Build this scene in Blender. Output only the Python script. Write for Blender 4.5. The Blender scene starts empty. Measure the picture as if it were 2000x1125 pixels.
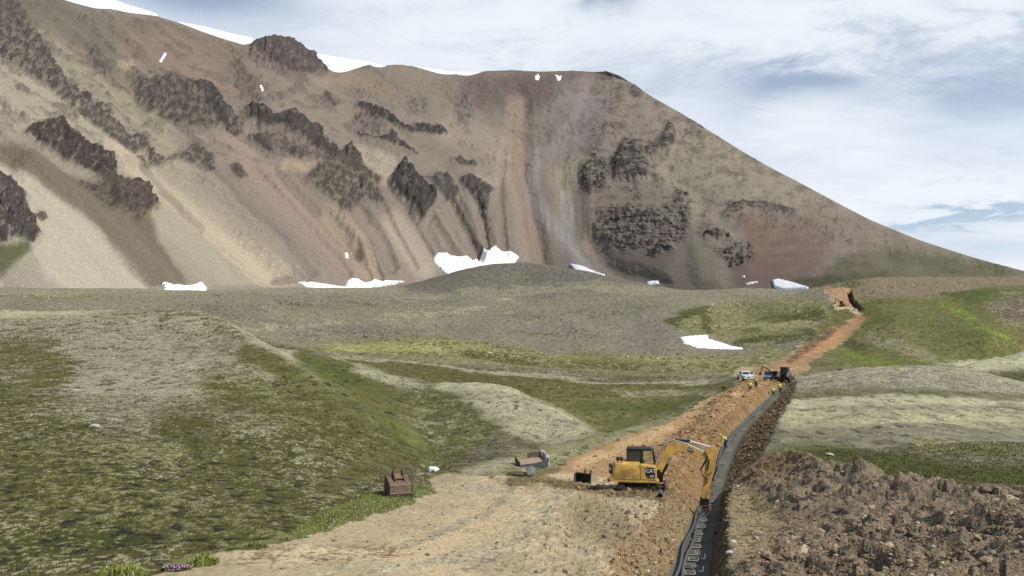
import bpy, bmesh, math, random
import numpy as np
from mathutils import Vector, Matrix

C = bpy.context.scene.collection
SC = bpy.context.scene
R = math.radians
rng = np.random.default_rng(7)
random.seed(7)

# ------------------------------------------------------------------ camera
F = 1556.0                       # focal length in photo pixels (2000 wide)
PITCH = math.atan(78.0 / F)      # camera looks slightly up
CP, SP = math.cos(PITCH), math.sin(PITCH)
cam = bpy.data.objects.new('camera', bpy.data.cameras.new('camera'))
C.objects.link(cam)
cam.location = (0, 0, 0)
cam.rotation_euler = (math.pi / 2 + PITCH, 0, 0)
cam.data.sensor_width = 36.0
cam.data.lens = 36.0 * F / 2000.0
cam.data.clip_start = 0.1
cam.data.clip_end = 20000
SC.camera = cam

# ------------------------------------------------------------------ light
SUN_AZ, SUN_EL = R(122), R(46)   # clockwise from the view direction, to the right and a little behind
sd = bpy.data.lights.new('sun', 'SUN')
sd.energy = 4.3
sd.angle = R(0.6)
sd.color = (1.0, 0.95, 0.87)
sun = bpy.data.objects.new('sun', sd)
C.objects.link(sun)
_d = Vector((math.sin(SUN_AZ) * math.cos(SUN_EL), math.cos(SUN_AZ) * math.cos(SUN_EL), math.sin(SUN_EL)))
sun.rotation_euler = _d.to_track_quat('Z', 'Y').to_euler()
sun.location = _d * 300

SC.view_settings.view_transform = 'Standard'
SC.view_settings.look = 'None'
SC.view_settings.gamma = 1.0
SC.view_settings.exposure = 0.0


def build_world():
    w = bpy.data.worlds.new('World')
    SC.world = w
    w.use_nodes = True
    nt = w.node_tree
    nt.nodes.clear()
    N, L = nt.nodes.new, nt.links.new

    def val(x, sock):
        if isinstance(x, (int, float)):
            sock.default_value = x
        else:
            L(x, sock)

    def m(op, a, b=0.0, c=0.0):
        n = N('ShaderNodeMath')
        n.operation = op
        val(a, n.inputs[0]); val(b, n.inputs[1]); val(c, n.inputs[2])
        return n.outputs[0]
    out = N('ShaderNodeOutputWorld')
    bg = N('ShaderNodeBackground')
    bg.inputs['Strength'].default_value = 0.1
    L(bg.outputs[0], out.inputs[0])
    sky = N('ShaderNodeTexSky')
    sky.sky_type = 'NISHITA'
    sky.sun_disc = False
    sky.sun_elevation = SUN_EL
    sky.sun_rotation = SUN_AZ
    sky.altitude = 600
    sky.air_density = 1.0
    sky.dust_density = 0.6
    tc = N('ShaderNodeTexCoord')
    sep = N('ShaderNodeSeparateXYZ')
    L(tc.outputs['Generated'], sep.inputs[0])
    x, y, z = sep.outputs
    az = m('ARCTAN2', x, y)
    el = m('ARCSINE', z)
    # planar cloud deck coordinates
    k = m('ADD', m('MAXIMUM', z, 0.0), 0.12)
    cx = m('DIVIDE', x, k)
    cy = m('DIVIDE', y, k)
    comb = N('ShaderNodeCombineXYZ')
    L(cx, comb.inputs[0]); L(cy, comb.inputs[1])

    def noise(scale, detail, rough, offset, dist=0.0):
        mp = N('ShaderNodeMapping')
        mp.inputs['Location'].default_value = offset
        mp.inputs['Rotation'].default_value = (0, 0, R(-8))
        mp.inputs['Scale'].default_value = (0.8, 1.0, 1.0)
        L(comb.outputs[0], mp.inputs[0])
        n = N('ShaderNodeTexNoise')
        n.inputs['Scale'].default_value = scale
        n.inputs['Detail'].default_value = detail
        n.inputs['Roughness'].default_value = rough
        n.inputs['Distortion'].default_value = dist
        L(mp.outputs[0], n.inputs['Vector'])
        return n.outputs['Fac']
    n1 = noise(0.9, 7, 0.55, (3.1, 7.3, 0), 0.3)
    n2 = noise(3.4, 10, 0.68, (11.0, 2.0, 0), 0.5)
    n3 = noise(1.3, 5, 0.5, (1.0, 9.0, 4), 0.2)
    # clear and cloudy stretches of the sky: gaussians in azimuth / elevation
    f_ = 2000 / (2 * math.tan(math.atan(1000 / F)))

    def blob(px, py, sx, sy, amp, rot=0.0):
        u, v = (px - 1000) / F, (562.5 - py) / F
        d = Vector((u, CP - v * SP, SP + v * CP)).normalized()
        a0, e0 = math.atan2(d.x, d.y), math.asin(d.z)
        da = m('ADD', m('SUBTRACT', az, a0), m('MULTIPLY', m('SUBTRACT', n3, 0.5), 0.22))
        de = m('ADD', m('SUBTRACT', el, e0), m('MULTIPLY', m('SUBTRACT', n2, 0.5), 0.11))
        cr, sr = math.cos(rot), math.sin(rot)
        p = m('DIVIDE', m('ADD', m('MULTIPLY', da, cr), m('MULTIPLY', de, sr)), sx / F)
        q = m('DIVIDE', m('SUBTRACT', m('MULTIPLY', de, cr), m('MULTIPLY', da, sr)), sy / F)
        e = m('POWER', math.e, m('MULTIPLY', m('ADD', m('MULTIPLY', p, p), m('MULTIPLY', q, q)), -1.0))
        return m('MULTIPLY', e, amp)
    blobs = [blob(1535, 165, 75, 34, -0.34), blob(1860, 190, 170, 60, -0.2),
             blob(1850, 428, 130, 16, -0.40, R(9)), blob(1150, 2, 70, 22, -0.34),
             blob(1640, 130, 330, 70, -0.13), blob(430, -15, 130, 40, -0.34),
             blob(1460, 300, 260, 120, 0.20), blob(850, 60, 260, 90, 0.12),
             blob(1800, 330, 280, 80, 0.12), blob(1480, 40, 180, 50, 0.08), blob(1900, 30, 130, 40, 0.14)]
    s = blobs[0]
    for b in blobs[1:]:
        s = m('ADD', s, b)
    dens = m('ADD', m('ADD', m('MULTIPLY', n1, 0.5), m('MULTIPLY', n2, 0.95)), s)

    def ramp(fac, lo, hi):
        r_ = N('ShaderNodeMapRange')
        r_.interpolation_type = 'SMOOTHSTEP'
        r_.inputs['From Min'].default_value = lo
        r_.inputs['From Max'].default_value = hi
        L(fac, r_.inputs[0])
        return r_.outputs[0]
    cover = ramp(dens, 0.34, 0.86)
    # cloud kept to the view side; unseen sky made clearer to cut fill light
    front = ramp(y, -0.3, 0.55)
    low = m('SUBTRACT', 1.0, ramp(el, R(26), R(55)))
    keep = m('MAXIMUM', m('MULTIPLY', front, low), 0.15)
    cover = m('MULTIPLY', m('ADD', m('MULTIPLY', cover, 0.66), 0.30), keep)
    # thick parts of the clouds are greyer
    shade = ramp(m('ADD', n3, m('MULTIPLY', m('SUBTRACT', n2, 0.5), 0.7)), 0.38, 0.72)
    cc = N('ShaderNodeMix')
    cc.data_type = 'RGBA'
    cc.inputs['A'].default_value = (8.9, 9.4, 10.0, 1)
    cc.inputs['B'].default_value = (7.3, 8.0, 9.0, 1)
    L(shade, cc.inputs['Factor'])
    tint = N('ShaderNodeMix')
    tint.data_type = 'RGBA'
    tint.blend_type = 'MULTIPLY'
    tint.inputs['Factor'].default_value = 1.0
    L(sky.outputs[0], tint.inputs['A'])
    tint.inputs['B'].default_value = (0.92, 1.02, 1.12, 1)
    mx = N('ShaderNodeMix')
    mx.data_type = 'RGBA'
    L(cover, mx.inputs['Factor'])
    L(tint.outputs['Result'], mx.inputs['A'])
    L(cc.outputs['Result'], mx.inputs['B'])
    L(mx.outputs['Result'], bg.inputs['Color'])


build_world()

# ------------------------------------------------------------------ numeric helpers


def s2l(c):
    c = np.asarray(c, float) / 255.0
    return np.where(c <= 0.04045, c / 12.92, ((c + 0.055) / 1.055) ** 2.4)


def proj(X, Y, Z):
    """photo pixel of a world point"""
    d = Y * CP + Z * SP
    return 1000 + F * X / d, 562.5 - F * (-Y * SP + Z * CP) / d


def unproj(px, py, Y):
    """world point on the ray of a photo pixel at forward distance Y"""
    u, v = (px - 1000) / F, (562.5 - py) / F
    k = Y / (CP - v * SP)
    return u * k, Y + 0 * k, (SP + v * CP) * k


def slope_of(py):
    v = (562.5 - np.asarray(py, float)) / F
    return (SP + v * CP) / (CP - v * SP)


def sstep(a, b, x):
    t = np.clip((x - a) / (b - a), 0, 1)
    return t * t * (3 - 2 * t)


def _hash(ix, iy, seed):
    h = (ix * 374761393 + iy * 668265263 + seed * 1274126177) & 0xFFFFFFFF
    h = ((h ^ (h >> 13)) * 1274126177) & 0xFFFFFFFF
    h = (h ^ (h >> 16)) & 0xFFFFFFFF
    return h


def gnoise(x, y, seed=0):
    """2-D gradient noise, about -1..1"""
    x0 = np.floor(x).astype(np.int64); y0 = np.floor(y).astype(np.int64)
    fx = (x - x0).astype(np.float32); fy = (y - y0).astype(np.float32)

    def g(ix, iy, dx, dy):
        a = (_hash(ix, iy, seed) & 1023).astype(np.int32)
        return _GC[a] * dx + _GS[a] * dy
    u = fx * fx * fx * (fx * (fx * 6 - 15) + 10)
    v = fy * fy * fy * (fy * (fy * 6 - 15) + 10)
    a = g(x0, y0, fx, fy); b = g(x0 + 1, y0, fx - 1, fy)
    c = g(x0, y0 + 1, fx, fy - 1); d = g(x0 + 1, y0 + 1, fx - 1, fy - 1)
    return (a + (b - a) * u + (c + (d - c) * u - a - (b - a) * u) * v) * 1.5


_ang = np.arange(1024) / 1024 * 2 * np.pi
_GC, _GS = np.cos(_ang).astype(np.float32), np.sin(_ang).astype(np.float32)


def fbm(x, y, oct=4, seed=0, rough=0.5):
    s = 0; a = 1.0; t = 0
    for i in range(oct):
        s = s + a * gnoise(x * 2 ** i + 17.3 * i, y * 2 ** i - 9.1 * i, seed + i)
        t += a; a *= rough
    return s / t


def ridged(x, y, oct=4, seed=0, rough=0.5):
    s = 0; a = 1.0; t = 0
    for i in range(oct):
        s = s + a * (1 - 2 * np.abs(gnoise(x * 2 ** i + 5.7 * i, y * 2 ** i + 3.3 * i, seed + i)))
        t += a; a *= rough
    return s / t


def facets(x, y, seed=0):
    """broken-rock heights: every cell a small tilted face"""
    x0 = np.floor(x).astype(np.int64); y0 = np.floor(y).astype(np.int64)
    best = np.full(x.shape, 9.0); out = np.zeros(x.shape)
    for i in (-1, 0, 1):
        for j in (-1, 0, 1):
            h = _hash(x0 + i, y0 + j, seed)
            dx = x - (x0 + i + (h & 255) / 255.0); dy = y - (y0 + j + ((h >> 8) & 255) / 255.0)
            d = dx * dx + dy * dy
            k = d < best
            v = ((h >> 16) & 255) / 127.5 - 1 + (((h >> 4) & 255) / 127.5 - 1) * dx * 1.2 + (((h >> 20) & 255) / 127.5 - 1) * dy * 1.2
            out = np.where(k, v, out); best = np.where(k, d, best)
    return out


def sd_poly(px, py, pts):
    """signed distance to a polygon, positive inside"""
    pts = np.asarray(pts, float)
    d = np.full(px.shape, 1e18); ins = np.zeros(px.shape, bool)
    n = len(pts)
    for i in range(n):
        ax, ay = pts[i]; bx, by = pts[(i + 1) % n]
        ex, ey = bx - ax, by - ay
        wx, wy = px - ax, py - ay
        t = np.clip((wx * ex + wy * ey) / max(ex * ex + ey * ey, 1e-9), 0, 1)
        d = np.minimum(d, (wx - ex * t) ** 2 + (wy - ey * t) ** 2)
        cnd = (ay > py) != (by > py)
        if ey != 0:
            ins ^= cnd & (px < ex * (py - ay) / ey + ax)
    d = np.sqrt(d)
    return np.where(ins, d, -d)


def d_line(px, py, pts):
    pts = np.asarray(pts, float)
    d = np.full(px.shape, 1e18)
    for i in range(len(pts) - 1):
        ax, ay = pts[i]; bx, by = pts[i + 1]
        ex, ey = bx - ax, by - ay
        wx, wy = px - ax, py - ay
        t = np.clip((wx * ex + wy * ey) / max(ex * ex + ey * ey, 1e-9), 0, 1)
        d = np.minimum(d, (wx - ex * t) ** 2 + (wy - ey * t) ** 2)
    return np.sqrt(d)


def poly_mask(px, py, pts, soft):
    p = np.asarray(pts, float)
    m = np.zeros(px.shape, np.float32)
    s = soft
    sel = (px > p[:, 0].min() - s) & (px < p[:, 0].max() + s) & (py > p[:, 1].min() - s) & (py < p[:, 1].max() + s)
    if sel.any():
        m[sel] = sstep(-s, s, sd_poly(px[sel], py[sel], p))
    return m


def line_mask(px, py, pts, rad):
    p = np.asarray(pts, float)
    m = np.zeros(px.shape, np.float32)
    sel = (px > p[:, 0].min() - rad) & (px < p[:, 0].max() + rad) & (py > p[:, 1].min() - rad) & (py < p[:, 1].max() + rad)
    if sel.any():
        m[sel] = 1 - sstep(rad * 0.25, rad, d_line(px[sel], py[sel], p))
    return m


# ------------------------------------------------------------------ scene helpers
def tag(o, label=None, cat=None, group=None, kind=None):
    if label: o['label'] = label
    if cat: o['category'] = cat
    if group: o['group'] = group
    if kind: o['kind'] = kind
    return o


def mat(name, color, rough=0.8, metal=0.0, spec=0.3, var=0.0, scale=4.0, bump=0.0, rust=None):
    """plain surface with procedural wear: noise varies the colour and the roughness"""
    mt = bpy.data.materials.new(name)
    mt.use_nodes = True
    nt = mt.node_tree
    b = nt.nodes['Principled BSDF']
    b.inputs['Roughness'].default_value = rough
    b.inputs['Metallic'].default_value = metal
    b.inputs['Specular IOR Level'].default_value = spec
    tc = nt.nodes.new('ShaderNodeTexCoord')
    n = nt.nodes.new('ShaderNodeTexNoise')
    n.inputs['Scale'].default_value = scale
    n.inputs['Detail'].default_value = 6
    nt.links.new(tc.outputs['Object'], n.inputs['Vector'])
    r = nt.nodes.new('ShaderNodeValToRGB')
    c = np.asarray(color, float)
    d = np.asarray(rust if rust is not None else c * (1 - var), float)
    r.color_ramp.elements[0].position = 0.33
    r.color_ramp.elements[1].position = 0.62
    r.color_ramp.elements[0].color = (*d, 1)
    r.color_ramp.elements[1].color = (*c, 1)
    nt.links.new(n.outputs['Fac'], r.inputs['Fac'])
    nt.links.new(r.outputs[0], b.inputs['Base Color'])
    if bump:
        bp = nt.nodes.new('ShaderNodeBump')
        bp.inputs['Strength'].default_value = bump
        bp.inputs['Distance'].default_value = 0.02
        nt.links.new(n.outputs['Fac'], bp.inputs['Height'])
        nt.links.new(bp.outputs[0], b.inputs['Normal'])
    return mt


def attr_mat(name, scale, amount, bump, rough=0.95, dist=0.05, spec=0.15):
    """earth: per-vertex albedo broken up by two procedural noises, plus bump"""
    mt = bpy.data.materials.new(name)
    mt.use_nodes = True
    nt = mt.node_tree
    N, L = nt.nodes.new, nt.links.new
    b = nt.nodes['Principled BSDF']
    b.inputs['Roughness'].default_value = rough
    b.inputs['Specular IOR Level'].default_value = spec
    at = N('ShaderNodeAttribute'); at.attribute_name = 'albedo'
    g = N('ShaderNodeNewGeometry')
    n1 = N('ShaderNodeTexNoise'); n1.inputs['Scale'].default_value = scale
    n1.inputs['Detail'].default_value = 5; n1.inputs['Roughness'].default_value = 0.65
    L(g.outputs['Position'], n1.inputs['Vector'])
    mr = N('ShaderNodeMapRange')
    mr.inputs['From Min'].default_value = 0.3; mr.inputs['From Max'].default_value = 0.7
    mr.inputs['To Min'].default_value = 1 - amount; mr.inputs['To Max'].default_value = 1 + amount
    L(n1.outputs['Fac'], mr.inputs[0])
    mx = N('ShaderNodeMix'); mx.data_type = 'RGBA'; mx.blend_type = 'MULTIPLY'
    mx.inputs['Factor'].default_value = 1
    L(at.outputs['Color'], mx.inputs['A']); L(mr.outputs[0], mx.inputs['B'])
    L(mx.outputs['Result'], b.inputs['Base Color'])
    if bump:
        bp = N('ShaderNodeBump'); bp.inputs['Strength'].default_value = bump
        bp.inputs['Distance'].default_value = dist
        L(n1.outputs['Fac'], bp.inputs['Height']); L(bp.outputs[0], b.inputs['Normal'])
    return mt


def np_mesh(name, co, faces, material, smooth=True, col=None):
    """mesh object from arrays; faces is (n,4) or (n,3)"""
    me = bpy.data.meshes.new(name)
    nv, nf, k = len(co), len(faces), faces.shape[1]
    me.vertices.add(nv)
    me.vertices.foreach_set('co', np.ascontiguousarray(co, np.float32).ravel())
    me.loops.add(nf * k)
    me.loops.foreach_set('vertex_index', np.ascontiguousarray(faces, np.int32).ravel())
    me.polygons.add(nf)
    me.polygons.foreach_set('loop_start', np.arange(0, nf * k, k, dtype=np.int32))
    me.polygons.foreach_set('use_smooth', np.full(nf, smooth, bool))
    if col is not None:
        a = me.color_attributes.new('albedo', 'FLOAT_COLOR', 'POINT')
        c4 = np.ones((nv, 4), np.float32); c4[:, :3] = col
        a.data.foreach_set('color', c4.ravel())
    me.update(calc_edges=True)
    me.validate()
    if material: me.materials.append(material)
    o = bpy.data.objects.new(name, me)
    C.objects.link(o)
    return o


def sub_mesh(name, co, faces, sel, material, col=None, smooth=True):
    f = faces[sel]
    used, inv = np.unique(f.ravel(), return_inverse=True)
    return np_mesh(name, co[used], inv.reshape(f.shape), material, smooth, None if col is None else col[used])
# ------------------------------------------------------------------ terrain: surveyed spots (photo pixel, distance)
SPOTS = [
    # slope under the viewer and road in front
    (1000, 1560, 8), (200, 1560, 8), (1800, 1560, 8), (-600, 1500, 9), (2600, 1500, 9),
    (1000, 1275, 16), (200, 1275, 16), (1800, 1270, 16), (-500, 1250, 16), (2500, 1250, 16),
    (-400, 1110, 27), (0, 1118, 26.5), (350, 1118, 26.5), (700, 1122, 26), (1000, 1125, 26), (1300, 1125, 26), (1600, 1130, 26), (2000, 1125, 26.5), (2400, 1110, 27),
    (900, 1045, 35), (1200, 1045, 35), (700, 1045, 34), (1100, 1000, 41.5), (1000, 960, 50), (1240, 956, 52), (1320, 957, 52), (1120, 952, 53), (860, 955, 51.5),
    (940, 925, 58), (1040, 912, 62.5), (1000, 887, 69), (1100, 905, 68), (870, 915, 61), (1160, 857, 86), (1250, 828, 103), (1340, 801, 109), (1400, 772, 123), (1450, 745, 151),
    (1180, 890, 77), (1260, 865, 86), (1340, 845, 97), (1400, 805, 106), (1450, 775, 118), (1477, 757, 127), (1500, 744, 144), (1530, 745, 144), (1460, 743, 152), (1540, 715, 192),
    (1600, 670, 285), (1690, 622, 360), (1640, 602, 400), (1640, 566, 445), (1660, 566, 445), (1620, 570, 440),
    # left hill
    (250, 1060, 31), (0, 1000, 35), (560, 1035, 33.5), (700, 965, 46), (780, 955, 49), (640, 990, 41), (0, 900, 46), (0, 760, 76), (0, 670, 125), (0, 607, 195), (-400, 600, 195), (-400, 800, 70), (-400, 950, 40), (-800, 600, 195),
    (300, 950, 41), (300, 850, 57), (300, 720, 100), (300, 640, 155), (200, 606, 200), (340, 605, 198), (400, 611, 190), (440, 626, 172), (480, 648, 150), (560, 690, 126), (610, 716, 114), (650, 740, 104), (740, 802, 85), (820, 880, 67),
    (450, 900, 51), (500, 800, 71), (450, 730, 98), (600, 880, 56), (650, 850, 64), (560, 770, 88), (700, 900, 57), (760, 900, 60), (420, 660, 142),
    # hollow behind that hill
    (0, 628, 260), (200, 628, 262), (390, 636, 258), (480, 668, 205), (560, 706, 165), (650, 752, 130), (740, 806, 97),
    # gully
    (835, 917, 61), (815, 880, 74), (790, 820, 95), (745, 775, 115), (690, 735, 140), (625, 702, 178), (580, 687, 205),
    # middle mound
    (830, 754, 150), (880, 749, 152), (930, 748, 150), (1000, 758, 144), (1080, 790, 126), (1130, 824, 108), (1160, 846, 96),
    (900, 830, 97), (1000, 820, 103), (940, 875, 78), (1060, 862, 88), (1000, 868, 80), (860, 800, 115), (880, 890, 72), (1080, 830, 103),
    # hollow behind the mound
    (930, 758, 168), (1000, 772, 162), (1080, 802, 142), (1150, 838, 115),
    # benches and track
    (900, 735, 190), (1030, 750, 188), (1120, 785, 160), (1200, 808, 138), (1290, 803, 130), (1300, 772, 165), (1200, 765, 180), (1400, 758, 172), (1400, 742, 205), (1300, 740, 215), (1150, 738, 220), (1000, 727, 222), (800, 722, 205), (720, 712, 215),
    (660, 694, 232), (800, 700, 240), (1000, 716, 242), (1200, 730, 240), (1400, 743, 215),
    (700, 662, 310), (850, 672, 300), (1000, 682, 297), (1200, 700, 285), (1380, 693, 290), (1480, 700, 265), (1500, 680, 300),
    (1320, 668, 325), (1390, 672, 325), (1330, 640, 365), (1400, 655, 355), (1440, 668, 330), (1270, 612, 420), (1300, 590, 460), (1370, 600, 440),
    (500, 640, 268), (520, 612, 340), (600, 655, 300), (700, 640, 355), (900, 645, 375), (1100, 645, 380), (1240, 650, 370),
    (600, 610, 420), (800, 605, 455), (1000, 605, 465), (1150, 600, 470), (700, 580, 520), (400, 585, 480), (200, 583, 455), (0, 592, 400), (-400, 590, 400), (100, 594, 370), (300, 590, 440), (0, 575, 450), (200, 572, 500),
    (1450, 610, 440), (1500, 592, 450), (1500, 640, 360), (1580, 605, 405), (1450, 575, 500), (1560, 573, 480),
    # moraine
    (1030, 511, 800), (960, 516, 795), (900, 528, 780), (840, 545, 760), (780, 560, 730), (1090, 518, 790), (1150, 531, 765), (1250, 553, 700), (1330, 569, 640),
    (1030, 574, 620), (900, 580, 600), (780, 580, 600), (1150, 576, 590), (1030, 540, 715), (1250, 576, 590),
    (1030, 540, 900), (900, 548, 900), (1150, 548, 860), (780, 562, 880), (1300, 575, 800),
    # foot of the mountain
    (0, 562, 520), (-400, 560, 520), (300, 566, 620), (600, 562, 800), (450, 566, 700), (1480, 566, 660), (1400, 567, 700), (1580, 566, 560), (0, 560, 640), (300, 566, 760), (600, 566, 900), (1400, 570, 800), (1580, 572, 640),
    (-400, 560, 900), (0, 562, 900), (300, 566, 950), (1000, 556, 1000), (2400, 580, 900), (2000, 580, 800), (1700, 580, 700),
    # right shoulder
    (1680, 549, 470), (1720, 544, 480), (1800, 541, 490), (1900, 540, 500), (2000, 538, 505), (2300, 536, 505), (1720, 556, 540), (1900, 554, 560), (2000, 552, 560), (2300, 552, 560),
    (1750, 622, 330), (1850, 625, 320), (1920, 600, 355), (2000, 640, 290), (2000, 590, 370), (1850, 662, 275), (1760, 700, 240), (1660, 690, 262), (1700, 655, 305), (1640, 722, 212), (1900, 562, 430), (1750, 572, 425), (1990, 560, 430), (1720, 600, 378), (1820, 592, 385), (1700, 575, 425), (2300, 640, 300), (2300, 570, 430), (1930, 670, 255), (1800, 655, 290),
    # pale right hill
    (1548, 745, 142), (1620, 726, 168), (1700, 718, 168), (1780, 716, 168), (1850, 718, 166), (1930, 731, 158), (2000, 747, 150), (2200, 790, 135),
    (1700, 740, 205), (1600, 736, 200), (1840, 724, 186), (1920, 702, 205), (2000, 687, 212), (2200, 670, 215), (1920, 722, 235), (2000, 708, 245), (2000, 752, 172), (1930, 738, 178),
    (1700, 800, 97), (1900, 800, 97), (2000, 810, 92), (2200, 830, 90), (1560, 815, 98), (1510, 840, 86), (1512, 800, 104), (1530, 768, 121), (1600, 880, 70), (1700, 860, 75), (1800, 892, 63), (2000, 928, 53), (1900, 915, 56), (1700, 935, 54), (1570, 905, 63), (2200, 940, 50),
    (1700, 1030, 37), (2000, 1020, 38), (2300, 1020, 38), (1480, 965, 50), (1500, 1050, 34), (1480, 900, 70),
]
_sp = np.array(SPOTS, float)
_ux = (_sp[:, 0] - 1000) / F / (CP - ((562.5 - _sp[:, 1]) / F) * SP)
_A = np.stack([3.0 * _ux, np.log(_sp[:, 2])], 1)
_s = slope_of(_sp[:, 1])


def _phi(r2):
    return 0.5 * r2 * np.log(r2 + 1e-12)


_n = len(_A)
_K = _phi(((_A[:, None] - _A[None]) ** 2).sum(-1)) + np.eye(_n) * 1e-4
_P = np.concatenate([np.ones((_n, 1)), _A], 1)
_M = np.block([[_K, _P], [_P.T, np.zeros((3, 3))]])
_W = np.linalg.solve(_M, np.concatenate([_s, np.zeros(3)]))


def tps(u, ly):
    sh = u.shape
    q = np.stack([3.0 * u.ravel(), ly.ravel()], 1)
    o = np.empty(len(q))
    for i in range(0, len(q), 40000):
        p = q[i:i + 40000]
        r2 = ((p[:, None, :] - _A[None]) ** 2).sum(-1)
        o[i:i + 40000] = _phi(r2) @ _W[:_n] + _W[_n] + p @ _W[_n + 1:]
    return o.reshape(sh)


# trench: centre line, floor height, by distance
TY = np.array([14, 20, 32, 40, 55, 71, 81, 88, 97, 112, 132, 145])
TX = np.array([2.1, 3.7, 6.95, 9.1, 13.4, 18.0, 21.2, 23.6, 27.3, 34.6, 43.9, 49.9])
TZ = np.array([-8.6, -9.0, -9.97, -10.8, -12.2, -13.6, -13.6, -13.2, -12.6, -11.6, -10.7, -10.0])
# upper cut near the pass
UY = np.array([384, 400, 415, 430, 446])
UX = np.array([(1684 - 1000), 672, 664, 661, 658]) / F * UY
# spoil heap crest
HP = [unproj(px, py, Y) + (h, w) for px, py, Y, h, w in [
    (1500, 890, 68, 0.4, 3.0), (1540, 893, 60, 1.3, 4.5), (1610, 912, 52, 1.9, 5.4), (1690, 908, 46, 2.35, 6.4), (1745, 938, 42, 1.75, 6.9),
    (1800, 930, 40.5, 2.1, 7.4), (1855, 920, 38, 2.5, 8.1), (1930, 940, 36, 2.3, 8.9), (1985, 965, 33, 2.2, 9.6), (2080, 960, 29, 2.5, 10.7), (2250, 960, 23, 2.5, 12.6)]]


def trench_s(X, Y):
    """signed distance from the trench centre line (right positive) and its local direction factor"""
    xc = np.interp(Y, TY, TX)
    dx = np.interp(Y, 0.5 * (TY[1:] + TY[:-1]), np.diff(TX) / np.diff(TY))
    return (X - xc) / np.sqrt(1 + dx * dx)


def heap_h(X, Y):
    best = np.zeros(X.shape)
    for i in range(len(HP) - 1):
        ax, ay, _, ah, aw = HP[i]; bx, by, _, bh, bw = HP[i + 1]
        ex, ey = bx - ax, by - ay
        wx, wy = X - ax, Y - ay
        t = np.clip((wx * ex + wy * ey) / (ex * ex + ey * ey), 0, 1)
        d = np.hypot(wx - ex * t, wy - ey * t)
        side = ex * wy - ey * wx       # >0: beyond the crest
        w = (aw + (bw - aw) * t) * np.where(side > 0, 0.42, 1.0)
        h = 0.78 * (ah + (bh - ah) * t) * np.clip(1 - d / w, 0, 1) ** 1.05
        best = np.maximum(best, h)
    return best


# grid: columns are headings, rows are distances
U_IN = np.linspace(-0.69, 0.69, 1180)
U_OUT = np.linspace(0.70, 1.5, 60)
GU = np.concatenate([-U_OUT[::-1], U_IN, U_OUT])
GL = np.concatenate([np.linspace(math.log(1.2), math.log(22), 60)[:-1], np.linspace(math.log(22), math.log(120), 470)[:-1],
                     np.linspace(math.log(120), math.log(470), 330)[:-1], np.linspace(math.log(470), math.log(1000), 110)])
U, LY = np.meshgrid(GU, GL)
# smooth base on a coarser grid, then refine
cu = np.concatenate([np.linspace(-1.5, -0.7, 24)[:-1], np.linspace(-0.7, 0.7, 420), np.linspace(0.7, 1.5, 24)[1:]])
cl = np.linspace(math.log(1.2), math.log(1000), 480)
CUg, CLg = np.meshgrid(np.clip(cu, -0.95, 0.95), np.maximum(cl, math.log(8)))
S0 = tps(CUg, CLg)


def grid_interp(tab, xs, ys, x, y):
    ix = np.clip(np.searchsorted(xs, x) - 1, 0, len(xs) - 2)
    iy = np.clip(np.searchsorted(ys, y) - 1, 0, len(ys) - 2)
    fx = np.clip((x - xs[ix]) / (xs[ix + 1] - xs[ix]), 0, 1)
    fy = np.clip((y - ys[iy]) / (ys[iy + 1] - ys[iy]), 0, 1)
    return (tab[iy, ix] * (1 - fx) + tab[iy, ix + 1] * fx) * (1 - fy) + (tab[iy + 1, ix] * (1 - fx) + tab[iy + 1, ix + 1] * fx) * fy


Y = np.exp(LY)
X = U * Y
Sg = grid_interp(S0, cu, cl, U, LY)
Z = Sg * Y
near = Y < 10
# standing place of the photographer: level ground under the camera
_t = sstep(2.0, 9.0, Y)
Z = np.where(near, (1 - _t) * (-1.75 - 0.1 * Y) + _t * Sg * Y, Z)
PXg, PYg = proj(X, Y, Z)
nA = fbm(X / 22, Y / 22, 3, 1).astype(np.float32)
nB = fbm(X / 5, Y / 5, 3, 11).astype(np.float32)
nC = fbm(X / 1.4, Y / 1.4, 3, 21).astype(np.float32)
nD = fbm(X / 0.4, Y / 0.4, 2, 31).astype(np.float32)
nF = fbm(X / 60, Y / 60, 3, 41).astype(np.float32)

WX = PXg + 9 * nB + 5 * nC + 10 * nA
WY = PYg + 3 * nB + 2 * nC + 2 * nA

# road and worked ground, outlined in the photo, ending at the trench
ROAD = [(-300, 1400), (250, 1135), (345, 1108), (430, 1085), (560, 1058), (640, 1040), (720, 1012), (800, 985), (850, 962), (835, 935), (860, 926), (960, 934), (1000, 925), (1060, 922), (1095, 912), (1140, 885), (1180, 866), (1260, 840), (1340, 808), (1385, 778), (1436, 755),
        (1442, 742), (1432, 730), (1450, 717), (1490, 716), (1530, 700), (1570, 672), (1610, 648), (1650, 632), (1672, 615), (1660, 604), (1636, 606), (1628, 590), (1612, 570), (1615, 562), (1660, 562), (1664, 575), (1672, 606), (1694, 616), (1690, 632), (1655, 660), (1610, 690), (1575, 722), (1548, 738), (1530, 756), (1500, 790), (1440, 840), (1420, 890), (1400, 950), (1385, 1020), (1380, 1125), (1400, 1400)]
road = poly_mask(WX, WY, ROAD, 4.0)
road[Y > 470] = 0
ts = trench_s(X, Y)
inT = (Y > 14) & (Y < 145)
fade = sstep(14, 19, Y) * (1 - sstep(139, 145, Y))
wobL = 0.12 * nC + 0.5 * nB
wobR = 0.25 * nC + 0.4 * nB
lw = np.interp(Y, [20, 45, 60, 80, 150], [2.7, 2.2, 2.4, 3.0, 2.6]) + wobL
rw = np.interp(Y, [20, 52, 58, 66, 88, 104, 125, 140], [1.55, 1.5, 1.7, 3.4, 5.4, 4.6, 3.2, 2.2]) + wobR
HW = 0.72
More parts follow.
